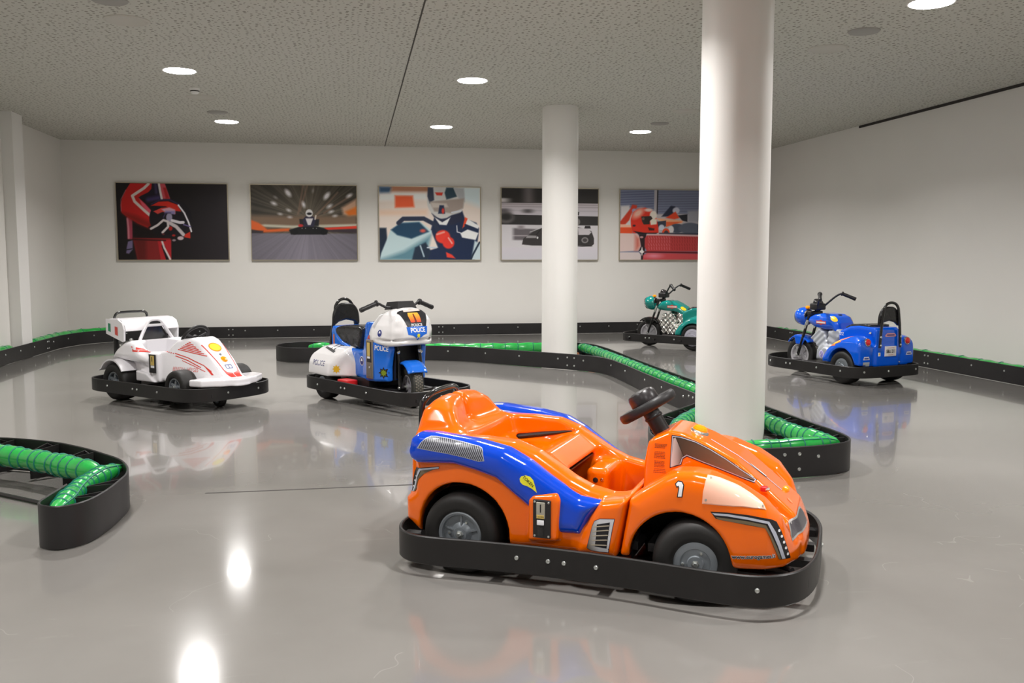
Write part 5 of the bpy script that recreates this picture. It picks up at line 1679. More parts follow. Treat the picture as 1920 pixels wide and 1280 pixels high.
    for s in (-1, 1):
        for (xa, xb) in ((.45, .55), (.55, .65), (.65, .71)):
            ya, yb = [s * float(np.interp(x, [.45, .75], [.105, .058])) for x in (xa, xb)]
            w_ = .0042
            decal('x', [N2(xa, ya - w_), N2(xb, yb - w_), N2(xb, yb + w_), N2(xa, ya + w_)], kn, tb, None, None, .0016, mb=mb)
    decal('x', [N2(.665, -.078), N2(.752, -.055), N2(.752, -.004), N2(.705, -.004), N2(.695, -.05)], kn, tb, None, None, .0018, mb=mb)
    decal('x', [N2(.665, .078), N2(.695, .05), N2(.705, .004), N2(.752, .004), N2(.752, .055)], kn, tb, None, None, .0018, mb=mb)
    mb_raw('nose_line', mb, M_REDPR, root)
    c0 = N2(.484, 0)
    decal('shell_logo_border', disc(c0[0], c0[1], .060, .052, 24), kn, tb, M_ORPR, root, .0014)
    decal('shell_logo', disc(c0[0], c0[1], .050, .042, 24), kn, tb, M_YELLOW, root, .0024)
    c1 = N2(.655, 0)
    mb = MB()
    for dx_, dy_, w_, h_ in ((0, .018, .066, .007), (0, -.020, .066, .007), (-.030, 0, .007, .034), (.0, 0, .007, .034), (.030, 0, .007, .034)):
        decal('x', rect(c1[0] + dx_, c1[1] + dy_, w_, h_), kn, tb, None, None, .0016, mb=mb)
    mb_raw('nose_emblem', mb, M_NAVYPR, root)
    p = drape([N2(.597, 0)], kn, tb, 0)[0]
    MB().lathe([(.032, -.004), (.032, .004), (.026, .010), (.016, .016), (0, .018)], axis_mat(p, (.7, 0, .7)), 8).build('marker_lamp', M_AMBER, root, 20)
    p = drape([N2(.552, 0)], kn, tb, 0)[0]
    bolt(p, (.7, 0, .7), .011, M_RIM, root)
white_racer()

# ------------------------------------------------------------------ the police motorbike
M_POLBLUE = mat('police_blue', (0.012, 0.15, 0.68), 0.16, coat=0.6)
M_POLWHITE = mat('police_white', (0.82, 0.80, 0.80), 0.17, coat=0.6)
M_DKBLUE = mat('dark_blue_print', srgb(34, 44, 120), .35)
M_SKYPR = mat('sky_print', srgb(24, 104, 214), .35)
M_GOLDPR = mat('gold_print', srgb(236, 186, 40), .35)

def badge(name, c, r, kind, tree, root, off=.0016):
    b = decal(name, disc(c[0], c[1], r, r), kind, tree, M_WHITEPR, root, off)
    decal(name + '_ring', disc(c[0], c[1], r * .84), kind, tree, M_DKBLUE, root, off + .001)
    decal(name + '_emblem', [(c[0] - r * .42, c[1] - r * .02), (c[0] + r * .42, c[1] - r * .02), (c[0] + r * .2, c[1] + r * .45), (c[0], c[1] + r * .58), (c[0] - r * .2, c[1] + r * .45)], kind, tree, M_WHITEPR, root, off + .002)
    return b

def police_bike():
    root = empty('ride_on_motorbike', (0.2637, 7.6702, 0.0324), math.radians(-57))
    root.scale = (SIZE,) * 3
    tag(root, 'blue and white ride-on police motorbike with black backrest, near the centre', 'motorbike')
    bumper(root, [(.80, 0), (.795, .15), (.775, .25), (.72, .325), (.6, .367), (.3, .377), (0, .367), (-.3, .362), (-.55, .362), (-.7, .355), (-.79, .325), (-.828, .26), (-.838, .1), (-.838, 0)], .05, .16,
           [(-.55, -1, -.01), (-.16, -1, 0), (-.11, -1, 0), (.24, -1, 0), (-.05, 2, 0), (.16, 2, 0), (.5, 1, 0)], r=.009)
    ch = MB().box((-.75, -.16, .085), (.3, .16, .12)).box((-.35, -.30, .10), (-.05, .30, .125)).box((-.30, -.22, .12), (.05, .22, .19))
    for y in (-.25, .25): ch.box((-.82, y - .02, .08), (.78, y + .02, .105))
    ch.box((.30, -.30, .085), (.34, .30, .105)).tube([(-.55, -.3, .12), (-.55, .3, .12)], .015)
    ch.build('chassis', M_BLACKPL, root, False)
    MB().box((-.25, -.345, .10), (-.09, -.24, .175), .008).build('battery', M_RED, root)
    for s in (-1, 1):
        wheel(root, (-.55, s * .25, .1057), .139, .14, .065, s, 0, 'flat')
    st = -.24
    fw = wheel(root, (.345, 0, .1417), .175, .092, .092, -1, st, 'cast', mat('cast_silver', srgb(172, 170, 176), .35, .4), tread=True, rub=noise_var(mat('grey_rubber', srgb(58, 58, 54), .6), 60, .15))
    # tail with the two rear pods
    G = Grid((-.80, -.38, .14), (-.14, .38, .50), .0075)
    ay = np.abs(G.y)
    F = smax(smax(G.halfplan([(-.775, -.1), (-.775, .29), (-.745, .335), (-.42, .348), (-.19, .185), (-.19, -.1)]),
                  G.side([(-.785, .172), (-.765, .33), (-.69, .425), (-.58, .462), (-.38, .468), (-.29, .44), (-.185, .31), (-.17, .172)]), .03),
             G.front([(-.1, .172), (.35, .172), (.330, .29), (.288, .365), (.22, .42), (.13, .456), (-.1, .475)]), .03)
    tail = G.build('tail_fairing', F, M_POLWHITE, root, 8)
    tt = bvh_of([tail])
    # blue body
    G = Grid((-.70, -.28, .15), (.48, .28, .72), .0075)
    ay = np.abs(G.y)
    F = smax(G.side([(-.66, .20), (-.665, .56), (-.635, .605), (-.575, .60), (-.545, .53), (-.45, .475), (-.27, .425), (-.10, .425), (-.06, .44), (-.03, .55), (.0, .655), (.03, .675), (.075, .67), (.045, .57), (.06, .525), (.20, .510), (.30, .495), (.315, .46), (.300, .40), (.280, .30), (.280, .188), (-.0, .172), (-.2, .19)]),
             G.halfplan([(-.70, -.1), (-.70, .14), (-.45, .165), (-.2, .19), (-.06, .205), (.05, .236), (.165, .244), (.28, .200), (.33, .178), (.35, .10), (.35, -.1)]), .025)
    F = smax(F, -smax(smax(.22 - G.x, ay - .135, .02), G.z - .50, .02), .015)
    blue = G.build('body', F, M_POLBLUE, root, 8)
    tbl = bvh_of([blue])
    MB().box((.20, -.13, .20), (.235, .13, .50)).box((.235, -.131, .20), (.31, -.128, .50)).box((.235, .128, .20), (.31, .131, .50)).box((.22, -.13, .485), (.38, .13, .495)).build('fork_recess', M_BLACKPL, root, False)
    # white front fairing
    G = Grid((-.06, -.29, .44), (.58, .29, .84), .0065)
    ay = np.abs(G.y)
    F = smax(smax(G.side([(.080, .665), (.105, .735), (.21, .785), (.28, .804), (.345, .783), (.408, .70), (.458, .59), (.456, .553), (.432, .535), (.425, .50), (.39, .488), (.31, .480), (.15, .498), (.025, .525), (.035, .58)]),
                  G.halfplan([(-.05, -.1), (-.04, .165), (.04, .215), (.13, .246), (.27, .243), (.36, .205), (.425, .13), (.460, .05), (.468, -.1)]), .03),
             G.front([(-.1, .46), (.20, .46), (.246, .495), (.252, .555), (.216, .65), (.157, .735), (.108, .788), (.05, .812), (-.1, .815)]), .03)
    F = smin(F, smax(G.ell((.24, .155, .60), (.15, .052, .045)), -G.x, .02), .03)
    F = smin(F, smax(G.ell((.24, -.155, .60), (.15, .052, .045)), -G.x, .02), .03)
    F = smax(F, -(np.sqrt((np.sqrt((G.x / .472) ** 2 + (G.y / .276) ** 2) - 1) ** 2 * .06 + (G.z - .535) ** 2) - .010), .012)
    fair = G.build('fairing', F, M_POLWHITE, root, 8)
    tf = bvh_of([fair])
    # seat
    G = Grid((-.64, -.20, .40), (-.10, .20, .66), .0075)
    F = smax(G.side([(-.60, .575), (-.56, .60), (-.45, .615), (-.2, .622), (-.155, .605), (-.16, .55), (-.205, .425), (-.38, .425), (-.50, .47), (-.575, .53)]), np.abs(G.y) - .155 + .06 * np.clip(.5 - G.z, 0, 1), .04)
    F = F + .003 * np.sin(G.x * 60 + G.z * 40) * np.clip((.55 - G.z) * 8, 0, 1)
    G.build('seat', F, M_VINYL, root, 6)
    backrest(root, -.665, [(.150, .32), (.143, .47), (.115, .62), (.098, .72), (.088, .778), (.052, .823), (0, .838)], .60, .805, .142, .03)
    # dash, bars, fork
    MB().add([(x, s * y, z) for (x, y, z) in ((.11, .098, .772), (.30, .098, .79), (.12, .078, .838), (.275, .078, .850)) for s in (-1, 1)], [(0, 2, 3, 1), (4, 5, 7, 6), (0, 4, 6, 2), (1, 3, 7, 5), (0, 1, 5, 4), (2, 6, 7, 3)]).build('dash_cover', M_BLACKPL, root, False)
    bars = MB().tube(spline([(.175, -.235, .832), (.175, -.205, .832), (.185, -.165, .812), (.20, -.125, .795), (.20, 0, .79), (.20, .125, .795), (.185, .165, .812), (.175, .205, .832), (.175, .235, .832)], 6), .011, 12).build('handlebar', M_BLACKPL, root, 60)
    for s in (-1, 1):
        M = axis_mat((.175, s * .222, .833), (-.10, s * 1, -.36))
        MB().lathe([(.012, -.01), (.027, -.008), (.027, .004), (.020, .008), (.0185, .02), (.020, .03), (.0185, .05), (.020, .08), (.0185, .11), (.0205, .135), (.0205, .155), (.017, .16), (0, .16)], M, 20).build('grip', M_BLACKPL, bars)
        ct, sn_ = math.cos(st), math.sin(st)
        def T(x, y, z): return (.345 + (x - .40) * ct - y * sn_, (x - .40) * sn_ + y * ct, z)
        fk = MB().tube([T(.405, s * .100, .128), T(.345, s * .098, .425), T(.33, s * .097, .50)], .017, 14).build('fork_leg', M_BLACKGL, root)
        MB().lathe([(0, -.014), (.022, -.012), (.026, 0), (.022, .012), (0, .014)], axis_mat(T(.352, s * .100, .43), (.2, s * .3, .9)), 16).build('fork_cap', M_CHROME, fk)
        bolt(T(.405, s * .112, .133), (0, s, 0), .013, M_STEEL, fk)
    G = Grid((.18, -.12, .15), (.64, .12, .42), .006)
    rr = np.sqrt((G.x - .40) ** 2 + (G.z - .158) ** 2)
    ang = np.arctan2(G.z - .158, G.x - .40)
    F = smax(smax(np.abs(rr - .192 + 1.2 * np.maximum(np.abs(G.y) - .05, 0) ** 1.0 * .35) - .010, np.abs(G.y) - .090, .015), np.maximum(np.radians(36) - ang, ang - np.radians(118)) * .19, .012)
    gd = G.build('mudguard', F, M_POLBLUE, root, 6)
    gd.data.transform(Matrix.Translation((.345, 0, 0)) @ Matrix.Rotation(st, 4, 'Z') @ Matrix.Translation((-.40, 0, 0)))
    # coin acceptor
    cb, sub = coin_plate(root, .058, .150, -.243, .205, .530, -1, mat('bronze_frame', srgb(150, 138, 122), .35, .5))
    sub('coin_recess', .14, .86, .42, .95, M_BLACKPL, .012)
    sub('coin_selector', .28, .66, .58, .93, mat('gold_label', srgb(206, 178, 96), .4), .016)
    sub('coin_button', .30, .66, .52, .57, M_WHITEPR, .018)
    sub('cash_door', .14, .86, .06, .40, mat('taupe_door', srgb(112, 102, 92), .4), .013)
    sub('door_lock', .55, .72, .27, .32, M_CHROME, .018)
    # lettering and badges
    k = (-71, 0)
    c = to_plane(k, (.232, -.215, .462))
    text_decal('police_lettering', 'POLICE', c, .056, k, tbl, M_WHITEPR, root, -.06, bold=.02, xs=.74)
    c = to_plane(k, (.250, -.21, .262))
    decal('star_badge', star(c[0], c[1], .050, .030), k, tbl, M_DECALBLK, root, .0016)
    decal('star_badge_emblem', star(c[0], c[1], .030, .019), k, tbl, mat('olive_print', srgb(122, 140, 24), .35), root, .0026)
    badge('leg_badge', (-.078, .335), .040, 'right', tbl, root)
    badge('fairing_badge', (.235, .590), .034, 'right', tf, root)
    text_decal('tail_lettering', 'POLICE', (-.575, .285), .064, 'right', tt, M_DKBLUE, root, 0, xs=.95, off=.002)
    kk = (-54, 0)
    c = to_plane(kk, (-.345, -.29, .248))
    decal('tail_star', star(c[0], c[1], .040, .024), kk, tt, M_GOLDPR, root, .0018)
    kt = (-40, 60)
    mb = MB()
    for (xa, ya, xb, yb, w_) in ((-.62, -.22, -.42, -.26, .010), (-.60, -.13, -.40, -.17, .010), (-.52, -.235, -.505, -.15, .010), (-.46, -.25, -.445, -.16, .010)):
        a, b = np.array(to_plane('top', (xa, ya, 0))), np.array(to_plane('top', (xb, yb, 0)))
        d = (b - a) / np.linalg.norm(b - a); n_ = np.array([-d[1], d[0]]) * w_
        decal('x', [tuple(a - n_), tuple(b - n_), tuple(b + n_), tuple(a + n_)], 'top', tt, None, None, .0016, mb=mb)
    mb_raw('roof_letters', mb, M_DECALBLK, root)
    # windscreen sticker
    k = (0, 35)
    def W(y, t): return (y, t)
    base = to_plane(k, (.38, 0, .728))
    o = base[1]
    decal('windscreen', [(-.128, o + .055), (.0, o + .070), (.128, o + .055), (.140, o + .038), (.11, o - .055), (.085, o - .120), (-.085, o - .120), (-.11, o - .055), (-.140, o + .038)], k, tf, M_DECALBLK, root, .0018)
    decal('flame_graphic', [(-.052, o - .062), (.052, o - .062), (.058, o + .0), (.050, o + .030), (-.050, o + .030), (-.058, o + .0)], k, tf, ramp_material('flame_fade', 0, 1, .68, .76, srgb(222, 50, 34), srgb(252, 190, 60)), root, .0028)
    decal('flame_shade', [(-.010, o - .062), (.010, o - .062), (.006, o + .02), (-.006, o + .02)], k, tf, mat('maroon_print', srgb(110, 30, 20), .35), root, .0038)
    decal('maker_plate', [(-.085, o + .040), (.085, o + .046), (.080, o + .066), (-.080, o + .064)], k, tf, mat('pale_print', srgb(222, 204, 196), .35), root, .0028)
    text_decal('windscreen_lettering', 'POLICE', (0, o - .086), .034, k, tf, M_WHITEPR, root, 0, bold=.02, off=.003)
    k = (0, 20)
    o = to_plane(k, (.45, 0, .597))[1]
    decal('shield', [(-.105, o + .052), (.105, o + .052), (.095, o - .01), (.055, o - .022), (0, o - .055), (-.055, o - .022), (-.095, o - .01)], k, tf, M_SKYPR, root, .0018)
    text_decal('shield_lettering', 'POLICE', (0, o + .020), .052, k, tf, M_WHITEPR, root, 0, bold=.03, xs=.85, off=.003)
    decal('shield_star', star(0, o - .024, .019, .011), k, tf, M_YELLOW, root, .003)
    decal('side_sign', [(.0, .615), (.075, .628), (.085, .660), (.015, .652)], 'right', tbl, M_SKYPR, root, .0016)
    decal('red_reflector', rect(.065, .548, .036, .034), 'right', bvh_of([fair, blue]), mat('red_reflector', srgb(206, 96, 80), .3), root, .0016)
    decal('orange_reflector', [(-.615, .44), (-.59, .44), (-.59, .525), (-.605, .535), (-.617, .52)], 'right', tbl, mat('orange_reflector', srgb(198, 110, 60), .3), root, .0016)

def backrest(root, x, leg, zb, zt, hw, th, side=1, lower=None):
    """Bent tube with a padded back; leg = (half width, z) from foot to the top of the arch. side=+1: pad in front of the tube."""
    pts = [(x, -y, z) for y, z in leg] + [(x, y, z) for y, z in leg[::-1][1:]]
    t = MB().tube(spline(pts, 6), .0135, 12).build('backrest_frame', M_BLACKGL, root, 60)
    n = 18
    out = []
    for k in range(n + 1):
        a = math.pi * k / n
        out.append((hw * math.copysign(abs(math.cos(a)) ** .75, math.cos(a)), zb + .03 + (zt - zb - .03) * math.sin(a) ** .8))
    out += [(-hw * .98, zb + .01), (-hw * .9, zb), (-hw * .55, zb + .035), (0, zb + .052), (hw * .55, zb + .035), (hw * .9, zb), (hw * .98, zb + .01)]
    rows = []
    x0 = x + side * .012
    for dx, gr in ((0, -.010), (.008, 0), (th - .010, 0), (th, -.012)):
        rows.append((x0 + side * dx, outline(out, gr) if gr else out))
    vs, fs = [], []
    m = len(out)
    for xx, po in rows: vs += [(xx, p[0], p[1]) for p in po]
    for i in range(3):
        for k in range(m):
            fs.append((i * m + k, i * m + (k + 1) % m, (i + 1) * m + (k + 1) % m, (i + 1) * m + k))
    fs += [tuple(range(m))[::-1], tuple(3 * m + k for k in range(m))]
    pad = MB().add(vs, fs).build('backrest_pad', M_VINYL, root, 35)
    return t
police_bike()

# ------------------------------------------------------------------ the two trikes at right
def trike(loc, heading, label, col, name, d=0.0, engine='matte', ring=None, fender='paint', rim_big=False):
    root = empty('ride_on_trike', loc, math.radians(heading))
    tag(root, label, 'trike', 'ride-on trikes')
    root.scale = (SIZE,) * 3
    M_P = mat(name, col, 0.15, coat=0.6)
    bumper(root, ring, .05, .16, [(-.55, 1, 0), (-.22, 1, 0), (.16, 1, 0), (.22, 1, 0), (.48, 1, 0), (-.55, -1, 0), (.2, -1, 0), (-.33, -2, 0), (.05, -2, 0), (.34, -2, 0), (.1, 2, 0)], r=.0105)
    ch = MB().box((-.66, -.2, .085), (.30, .2, .115))
    for y in (-.3, .3): ch.box((-.74, y - .02, .085), (.60, y + .02, .105))
    for x in (-.3, .1, .50): ch.box((x - .02, -.44, .085), (x + .02, .44, .105))
    ch.tube([(-.455, -.34, .148), (-.455, .34, .148)], .015)
    ch.build('chassis', M_BLACKPL, root, False)
    for s in (-1, 1):
        if rim_big: wheel(root, (-.455, s * .300, .1437), .177, .16, .118, s, 0, 'flat', mat('lilac_rim', srgb(176, 174, 186), .5))
        else: wheel(root, (-.455, s * .295, .1317), .165, .16, .088, s, 0, 'flat')
    fx = .545 + d
    wheel(root, (fx, 0, .1537), .187, .088, .122, 1, .10, 'cast', mat('pale_rim', srgb(186, 184, 188), .35, .3))
    # rear body
    G = Grid((-.72, -.42, .12), (.0, .42, .58), .0075)
    ay = np.abs(G.y)
    fen = smax(smax(G.side([(-.685, .155), (-.685, .36), (-.665, .425), (-.60, .458), (-.52, .456), (-.42, .42), (-.33, .365), (-.25, .30), (-.19, .22), (-.18, .155)]),
                    np.maximum(ay - .388, .19 - ay), .06), G.front([(-.1, .15), (.39, .15), (.388, .30), (.365, .39), (.315, .445), (.24, .465), (.18, .45), (-.1, .45)]), .04)
    fill = smax(G.side([(-.672, .155), (-.672, .34), (-.60, .39), (-.45, .40), (-.3, .36), (-.22, .25), (-.21, .155)]), ay - .28, .03)
    box = smax(G.side([(-.69, .155), (-.69, .505), (-.665, .530), (-.45, .538), (-.33, .525), (-.26, .495), (-.21, .475), (-.185, .44), (-.19, .40), (-.20, .16)]), ay - .155, .03)
    F = smin(smin(fen, fill, .03), box, .035)
    F = smax(F, -smax(G.cyl_y(-.455, .15, .172 if not rim_big else .182), .205 - ay, .02), .01)
    body = G.build('body_shell', F, M_P, root, 8)
    tb = bvh_of([body])
    G = Grid((-.60, -.17, .48), (-.20, .17, .60), .0075)
    G.build('seat', smax(G.side([(-.58, .52), (-.58, .55), (-.5, .558), (-.33, .545), (-.25, .51), (-.28, .49)]), np.abs(G.y) - .135, .02), M_VINYL, root, 6)
    # tank
    G = Grid((-.24 + d, -.18, .40), (.46 + d, .18, .68), .0075)
    X = G.x - d
    ay = np.abs(G.y)
    green_tank = [(.40, .50), (.385, .555), (.33, .602), (.23, .626), (.15, .618), (.06, .580), (-.02, .535), (-.08, .49), (-.14, .43), (-.02, .40), (.05, .45), (.12, .468), (.28, .475), (.37, .485)]
    tank = smax(poly_sd(X, G.z, green_tank if engine == 'chrome' else [(.40, .545), (.36, .59), (.29, .612), (.16, .632), (.03, .628), (-.05, .598), (-.09, .54), (-.105, .475), (-.17, .462), (-.18, .41), (-.05, .43), (.0, .462), (.10, .458), (.28, .478), (.37, .505)]),
                ay - smooth_interp(X, [-.2, -.1, .1, .25, .4], [.11, .135, .14, .13, .09], .06), .075)
    tk = G.build('tank', tank, M_P, root, 8)
    tt = bvh_of([tk])
    MB().lathe([(.032, -.004), (.034, .004), (.03, .010), (0, .012)], Matrix.Translation(((.20 if engine == 'chrome' else .02) + d, 0, .612)), 20).build('filler_cap', M_BLACKPL, tk)
    # engine block
    G = Grid((-.30 + d, -.18, .11), (.36 + d, .18, .52), .0065)
    X = G.x - d
    ay = np.abs(G.y)
    crank = smax(poly_sd(X, G.z, [(-.09, .135), (.20, .145), (.19, .25), (.10, .31), (-.05, .31), (-.14, .25)]), ay - .135, .03)
    cylf = smax(poly_sd(X, G.z, [(.04, .28), (.15, .24), (.30, .36), (.18, .47), (.10, .44)]), ay - .12, .02)
    cylr = smax(poly_sd(X, G.z, [(-.02, .28), (.06, .33), (.04, .46), (-.10, .48), (-.15, .42)]), ay - .125, .03)
    gear = smax(poly_sd(X, G.z, [(-.22, .15), (-.06, .14), (-.08, .30), (-.16, .44), (-.24, .40), (-.26, .25)]), ay - .125, .03)
    u = X * .64 + G.z * .77
    cylf = cylf + .0028 * np.sin(u * 120)
    cylr = cylr + .0028 * np.sin((G.z * .95 - X * .3) * 90)
    F = smin(smin(crank, gear, .03), smin(cylf, cylr, .015), .02)
    F = smin(F, smax(np.sqrt((X - .05) ** 2 + (G.z - .215) ** 2) - .065, ay - .155, .015), .01)
    if engine == 'chrome':
        F = smin(F, smax(poly_sd(X, G.z, [(.12, .15), (.30, .16), (.345, .30), (.30, .43), (.18, .45)]), ay - .10, .03), .02)
        F = F + .006 * np.sin(X * 83 + 1) * np.sin(G.z * 91) + .004 * np.sin(X * 171 + G.y * 60) * np.sin(G.z * 143 + 2)
        em = mat('chrome_engine', srgb(226, 224, 220), .18, 1.0)
    else:
        em = mat('silver_plastic', srgb(184, 188, 194), .3, .2, coat=.3)
    en = G.build('engine', F, em, root, 4)
    te = bvh_of([en])
    # headlamp shell
    G = Grid((.36 + d, -.14, .44), (.68 + d, .14, .72), .0065)
    X = G.x - d
    F = np.sqrt(((X - .52) / .105) ** 2 + (G.y / .105) ** 2 + ((G.z - .575 - .10 * (X - .52)) / .098) ** 2) - 1
    F = smax(F * .1, .44 + (G.z - .575) * .35 - X, .01)
    sh = G.build('headlamp_shell', F, M_P, root, 6)
    MB().lathe([(.082, -.02), (.086, .0), (.080, .012), (.072, .010), (0, .016)], axis_mat((.585 + d, 0, .572), (1, 0, -.12)), 28).build('headlamp', M_CHROME if engine == 'chrome' else M_RIM, sh)
    MB().lathe([(.0, -.01), (.078, -.01), (.07, .004), (0, .006)], axis_mat((.445 + d, 0, .575), (-1, 0, .1)), 28).build('headlamp_back', M_BLACKPL, sh)
    # fork and bars
    for s in (-1, 1):
        fk = MB().tube([(fx - .005, s * .066, .150), (.395 + d, s * .066, .555), (.365 + d, s * .066, .635)], .0155, 14).build('fork_leg', M_BLACKGL, root)
        MB().tube([(.435 + d, s * .066, .452), (.40 + d, s * .066, .545)], .0175, 14).build('fork_sleeve', M_CHROME, fk)
        bolt((fx - .005, s * .083, .153), (0, s, 0), .014, M_STEEL, fk)
    MB().box((.335 + d, -.085, .60), (.40 + d, .085, .64), .008).build('fork_clamp', M_BLACKPL, root)
    MB().tube([(.30 + d, 0, .50), (.365 + d, 0, .625)], .022, 12).build('steering_stem', M_BLACKPL, root)
    MB().box((.27 + d, -.065, .655), (.385 + d, .065, .725), .014).lathe([(.05, -.01), (.052, .03), (.045, .036), (0, .034)], axis_mat((.33 + d, 0, .72), (-.5, 0, .9)), 24).build('instrument_pod', M_BLACKPL, root)
    hb = spline([(.135 + d, -.172, .828), (.155 + d, -.150, .830), (.195 + d, -.118, .80), (.26 + d, -.066, .725), (.325 + d, -.035, .655), (.33 + d, 0, .645), (.325 + d, .035, .655), (.26 + d, .066, .725), (.195 + d, .118, .80), (.155 + d, .150, .830), (.135 + d, .172, .828)], 6)
    bars = MB().tube(hb, .0105, 12).build('handlebar', M_BLACKPL, root, 60)
    for s in (-1, 1):
        M = axis_mat((.145 + d, s * .162, .830), (-.66, s * .64, -.38))
        MB().lathe([(.012, -.01), (.024, -.008), (.024, .004), (.019, .008), (.0175, .02), (.019, .05), (.0175, .08), (.0195, .12), (.0195, .142), (.016, .148), (0, .148)], M, 20).build('grip', M_BLACKPL, bars)
    MB().lathe([(.026, -.008), (.026, .006), (.021, .014), (.010, .020), (0, .021)], axis_mat((.475 + d, 0, .672), (-.1, 0, 1)), 14).build('marker_lamp', M_AMBER, root, 25)
    bars.matrix_basis = Matrix.Translation((.33 + d, 0, 0)) @ Matrix.Rotation(.04, 4, 'Z') @ Matrix.Translation((-.33 - d, 0, 0))
    # front mudguard
    G = Grid((fx - .26, -.11, .14), (fx + .26, .11, .42), .0065)
    rr = np.sqrt((G.x - fx) ** 2 + (G.z - .17) ** 2)
    ang = np.arctan2(G.z - .17, G.x - fx)
    F = smax(smax(np.abs(rr - .200 + .25 * np.maximum(np.abs(G.y) - .03, 0)) - .009, np.abs(G.y) - .064, .015), np.maximum(np.radians(35 if fender == 'paint' else 45) - ang, ang - np.radians(140)) * .2, .012)
    skirt = smax(smax(np.abs(np.abs(G.y) - .062) - .007, np.maximum(rr - .205, .10 - rr), .01), np.maximum(np.radians(72) - ang, ang - np.radians(125)) * .17, .012)
    G.build('mudguard', smin(F, skirt, .012), M_P if fender == 'paint' else M_BLACKGL, root, 6)
    # backrest
    backrest(root, -.715, [(.135, .335), (.130, .42), (.118, .56), (.100, .68), (.090, .725), (.055, .762), (0, .774)], .545, .735, .135, .035)
    for s in (-1, 1):
        for z in (.36, .44): bolt((-.727, s * .132, z), (-1, 0, 0), .011, M_STEEL, root)
        bolt((-.62, s * .165, .475), (0, s, .6), .014, M_CHROME, root)
        la = MB().lathe([(.040, -.006), (.040, .006), (.034, .010), (.030, .008)], axis_mat((-.683, s * .262, .392), (-1, 0, .12)), 24).build('tail_lamp_bezel', M_CHROME, root)
        MB().lathe([(.031, .004), (.029, .014), (.018, .020), (0, .022)], axis_mat((-.683, s * .262, .392), (-1, 0, .12)), 20).build('tail_lamp', mat('red_lens', srgb(214, 30, 34), .15, coat=.5), la)
    return root, tb, tt, te

def trike_stickers(R, plate=True):
    root, tb, tt, te = R
    d = FRONT
    # tank emblem and yellow oval
    for kind in ('left', 'right'):
        e = decal('tank_emblem', [(.055 + d, .520), (.105 + d, .520), (.13 + d, .508), (.155 + d, .520), (.205 + d, .520), (.205 + d, .552), (.155 + d, .552), (.13 + d, .566), (.105 + d, .552), (.055 + d, .552)], kind, tt, mat('emblem_red', srgb(196, 60, 48), .35), root, .0016)
        decal('tank_emblem_bar', rect(.13 + d, .536, .135, .017), kind, tt, mat('emblem_white', srgb(230, 214, 206), .35), root, .0026)
        k2 = (90 if kind == 'left' else -90, 35)
        sgn = 1 if kind == 'left' else -1
        c = to_plane(k2, ((-.03 if d < -.1 else -.03) + d, sgn * .12, .525 if d < -.1 else .585))
        decal('oval_sticker', disc(c[0], c[1], .040, .026, ang=-.5 * sgn), k2, tt, mat('oval_yellow', srgb(240, 202, 30), .35), root, .0018)
FRONT = -0.05
T1 = trike((4.8397, 8.5916, 0.0324), 105, 'blue ride-on trike seen from behind, at right in front of the right wall', (0.0, 0.10, 0.70), 'trike_blue', -0.05, 'matte',
           [(.765, 0), (.755, .12), (.715, .24), (.64, .34), (.55, .42), (.44, .468), (.3, .474), (0, .470), (-.4, .472), (-.6, .462), (-.70, .415), (-.745, .32), (-.755, .15), (-.755, 0)])
trike_stickers(T1)
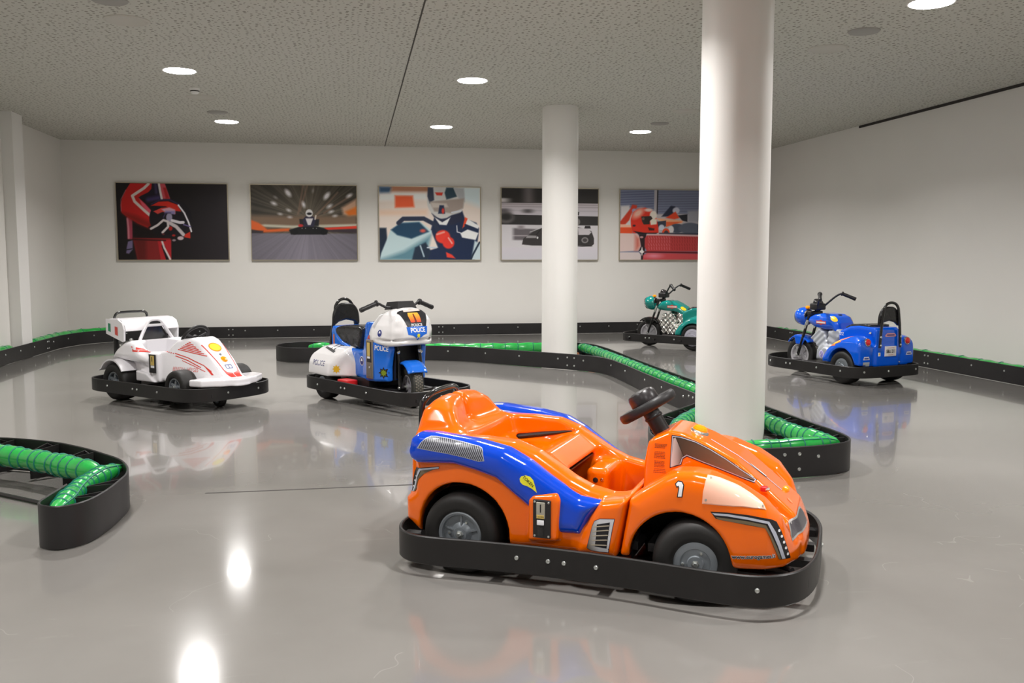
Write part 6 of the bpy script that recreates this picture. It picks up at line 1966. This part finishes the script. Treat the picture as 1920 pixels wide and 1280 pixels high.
def blue_extras():
    root, tb, tt, te = T1
    decal('flame_sticker', [(-.345, .352), (-.30, .336), (-.25, .318), (-.30, .350), (-.35, .366), (-.41, .395), (-.50, .430), (-.45, .395), (-.42, .385), (-.40, .366), (-.36, .366)][::-1], (90, 30), tb, mat('flame_orange', srgb(244, 120, 60), .35), root, .0016) if False else None
    k = (100, 35)
    def F(x, y, z): return to_plane(k, (x, y, z))
    fl = [F(-.24, .33, .315), F(-.30, .335, .345), F(-.36, .335, .37), F(-.44, .33, .405), F(-.55, .31, .45), F(-.47, .33, .40), F(-.42, .34, .38), F(-.44, .35, .375), F(-.36, .35, .345), F(-.37, .36, .335), F(-.30, .35, .32)]
    decal('flame_sticker', fl, k, tb, mat('flame_orange', srgb(246, 128, 70), .35), root, .0016)
    fl2 = [F(-.29, .34, .330), F(-.36, .342, .362), F(-.43, .34, .388), F(-.38, .35, .355)]
    decal('flame_sticker_core', fl2, k, tb, mat('flame_yellow', srgb(250, 214, 70), .35), root, .0026)
    text_decal('tank_lettering', 'BUZZ', (-.215, .440), .040, 'left', tt if False else bvh_of([o for o in root.children if o.name.split('.')[0] in ('body_shell', 'tank')]), M_WHITEPR, root, 0, mirror=True, off=.002, bold=.01)
    badge_c = (.05, .205)
    b = decal('engine_badge', disc(*badge_c, .046), 'left', te, mat('badge_lilac', srgb(214, 210, 240), .3), root, .002)
    decal('engine_badge_ring', disc(*badge_c, .034), 'left', te, mat('badge_violet', srgb(150, 140, 206), .3), root, .003)
    text_decal('engine_badge_mark', 'V', badge_c, .05, 'left', te, M_WHITEPR, root, 0, mirror=True, off=.004, bold=.02)
    # number plate and stickers on the back
    p = MB().box((-.700, -.105, .247), (-.690, .045, .347), .003).build('number_plate', mat('plate_white', srgb(228, 224, 224), .35), root)
    tp = bvh_of([p])
    text_decal('plate_lettering', 'SBU 211', (-.030, .296), .047, 'rear', tp, M_DECALBLK, p, 0, mirror=True, off=.0025, bold=.03, xs=.72)
    mb = MB()
    decal('x', rect(-.03, .330, .09, .005), 'rear', tp, None, None, .0014, mb=mb)
    decal('x', rect(-.03, .262, .07, .004), 'rear', tp, None, None, .0014, mb=mb)
    mb_raw('plate_small_print', mb, mat('plate_red', srgb(196, 140, 130), .4), p)
    M_STK = mat('sticker_white', srgb(206, 208, 226), .35)
    for y, z in ((.275, .235), (-.29, .265)):
        s_ = decal('oval_label', [(y - .042, z - .014), (y + .042, z - .014), (y + .030, z + .018), (y - .030, z + .018)], 'rear', tb, M_STK, root, .0016)
        decal('oval_label_print', rect(y, z, .052, .012), 'rear', tb, M_DKBLUE, root, .0026)
    decal('rating_plate', rect(.275, .180, .082, .040), 'rear', tb, mat('plate_grey', srgb(170, 176, 180), .4), root, .0016)
    decal('caution_label', rect(.115, .270, .030, .036), 'rear', tb, M_WHITEPR, root, .0016)
    decal('caution_label_mark', rect(.115, .272, .014, .018), 'rear', tb, M_GOLDPR, root, .0026)
    c = (-.03, .452)
    decal('back_emblem', [(-.095, c[1] - .012), (.035, c[1] - .012), (.045, c[1]), (.02, c[1] + .022), (-.08, c[1] + .022), (-.105, c[1])], 'rear', tb, mat('emblem_rose', srgb(214, 150, 160), .35), root, .0016)
    decal('back_emblem_print', rect(-.03, .456, .10, .012), 'rear', tb, M_DKBLUE, root, .0026)
    for y in (.115, -.165, -.03): bolt((-.687, y, .185 if y != -.03 else .222), (-1, 0, 0), .008, M_STEEL, root)
blue_extras()
FRONT = -0.155
T2 = trike((4.3084, 11.8949, 0.0324), 133, 'teal green ride-on trike with chrome engine, partly hidden by the thick column', (0.0, 0.23, 0.20), 'trike_green', -0.155, 'chrome',
           [(.715, 0), (.71, .12), (.68, .25), (.61, .36), (.52, .405), (.3, .42), (0, .418), (-.4, .425), (-.6, .42), (-.70, .38), (-.745, .28), (-.755, .12), (-.755, 0)], 'black', True)
trike_stickers(T2)
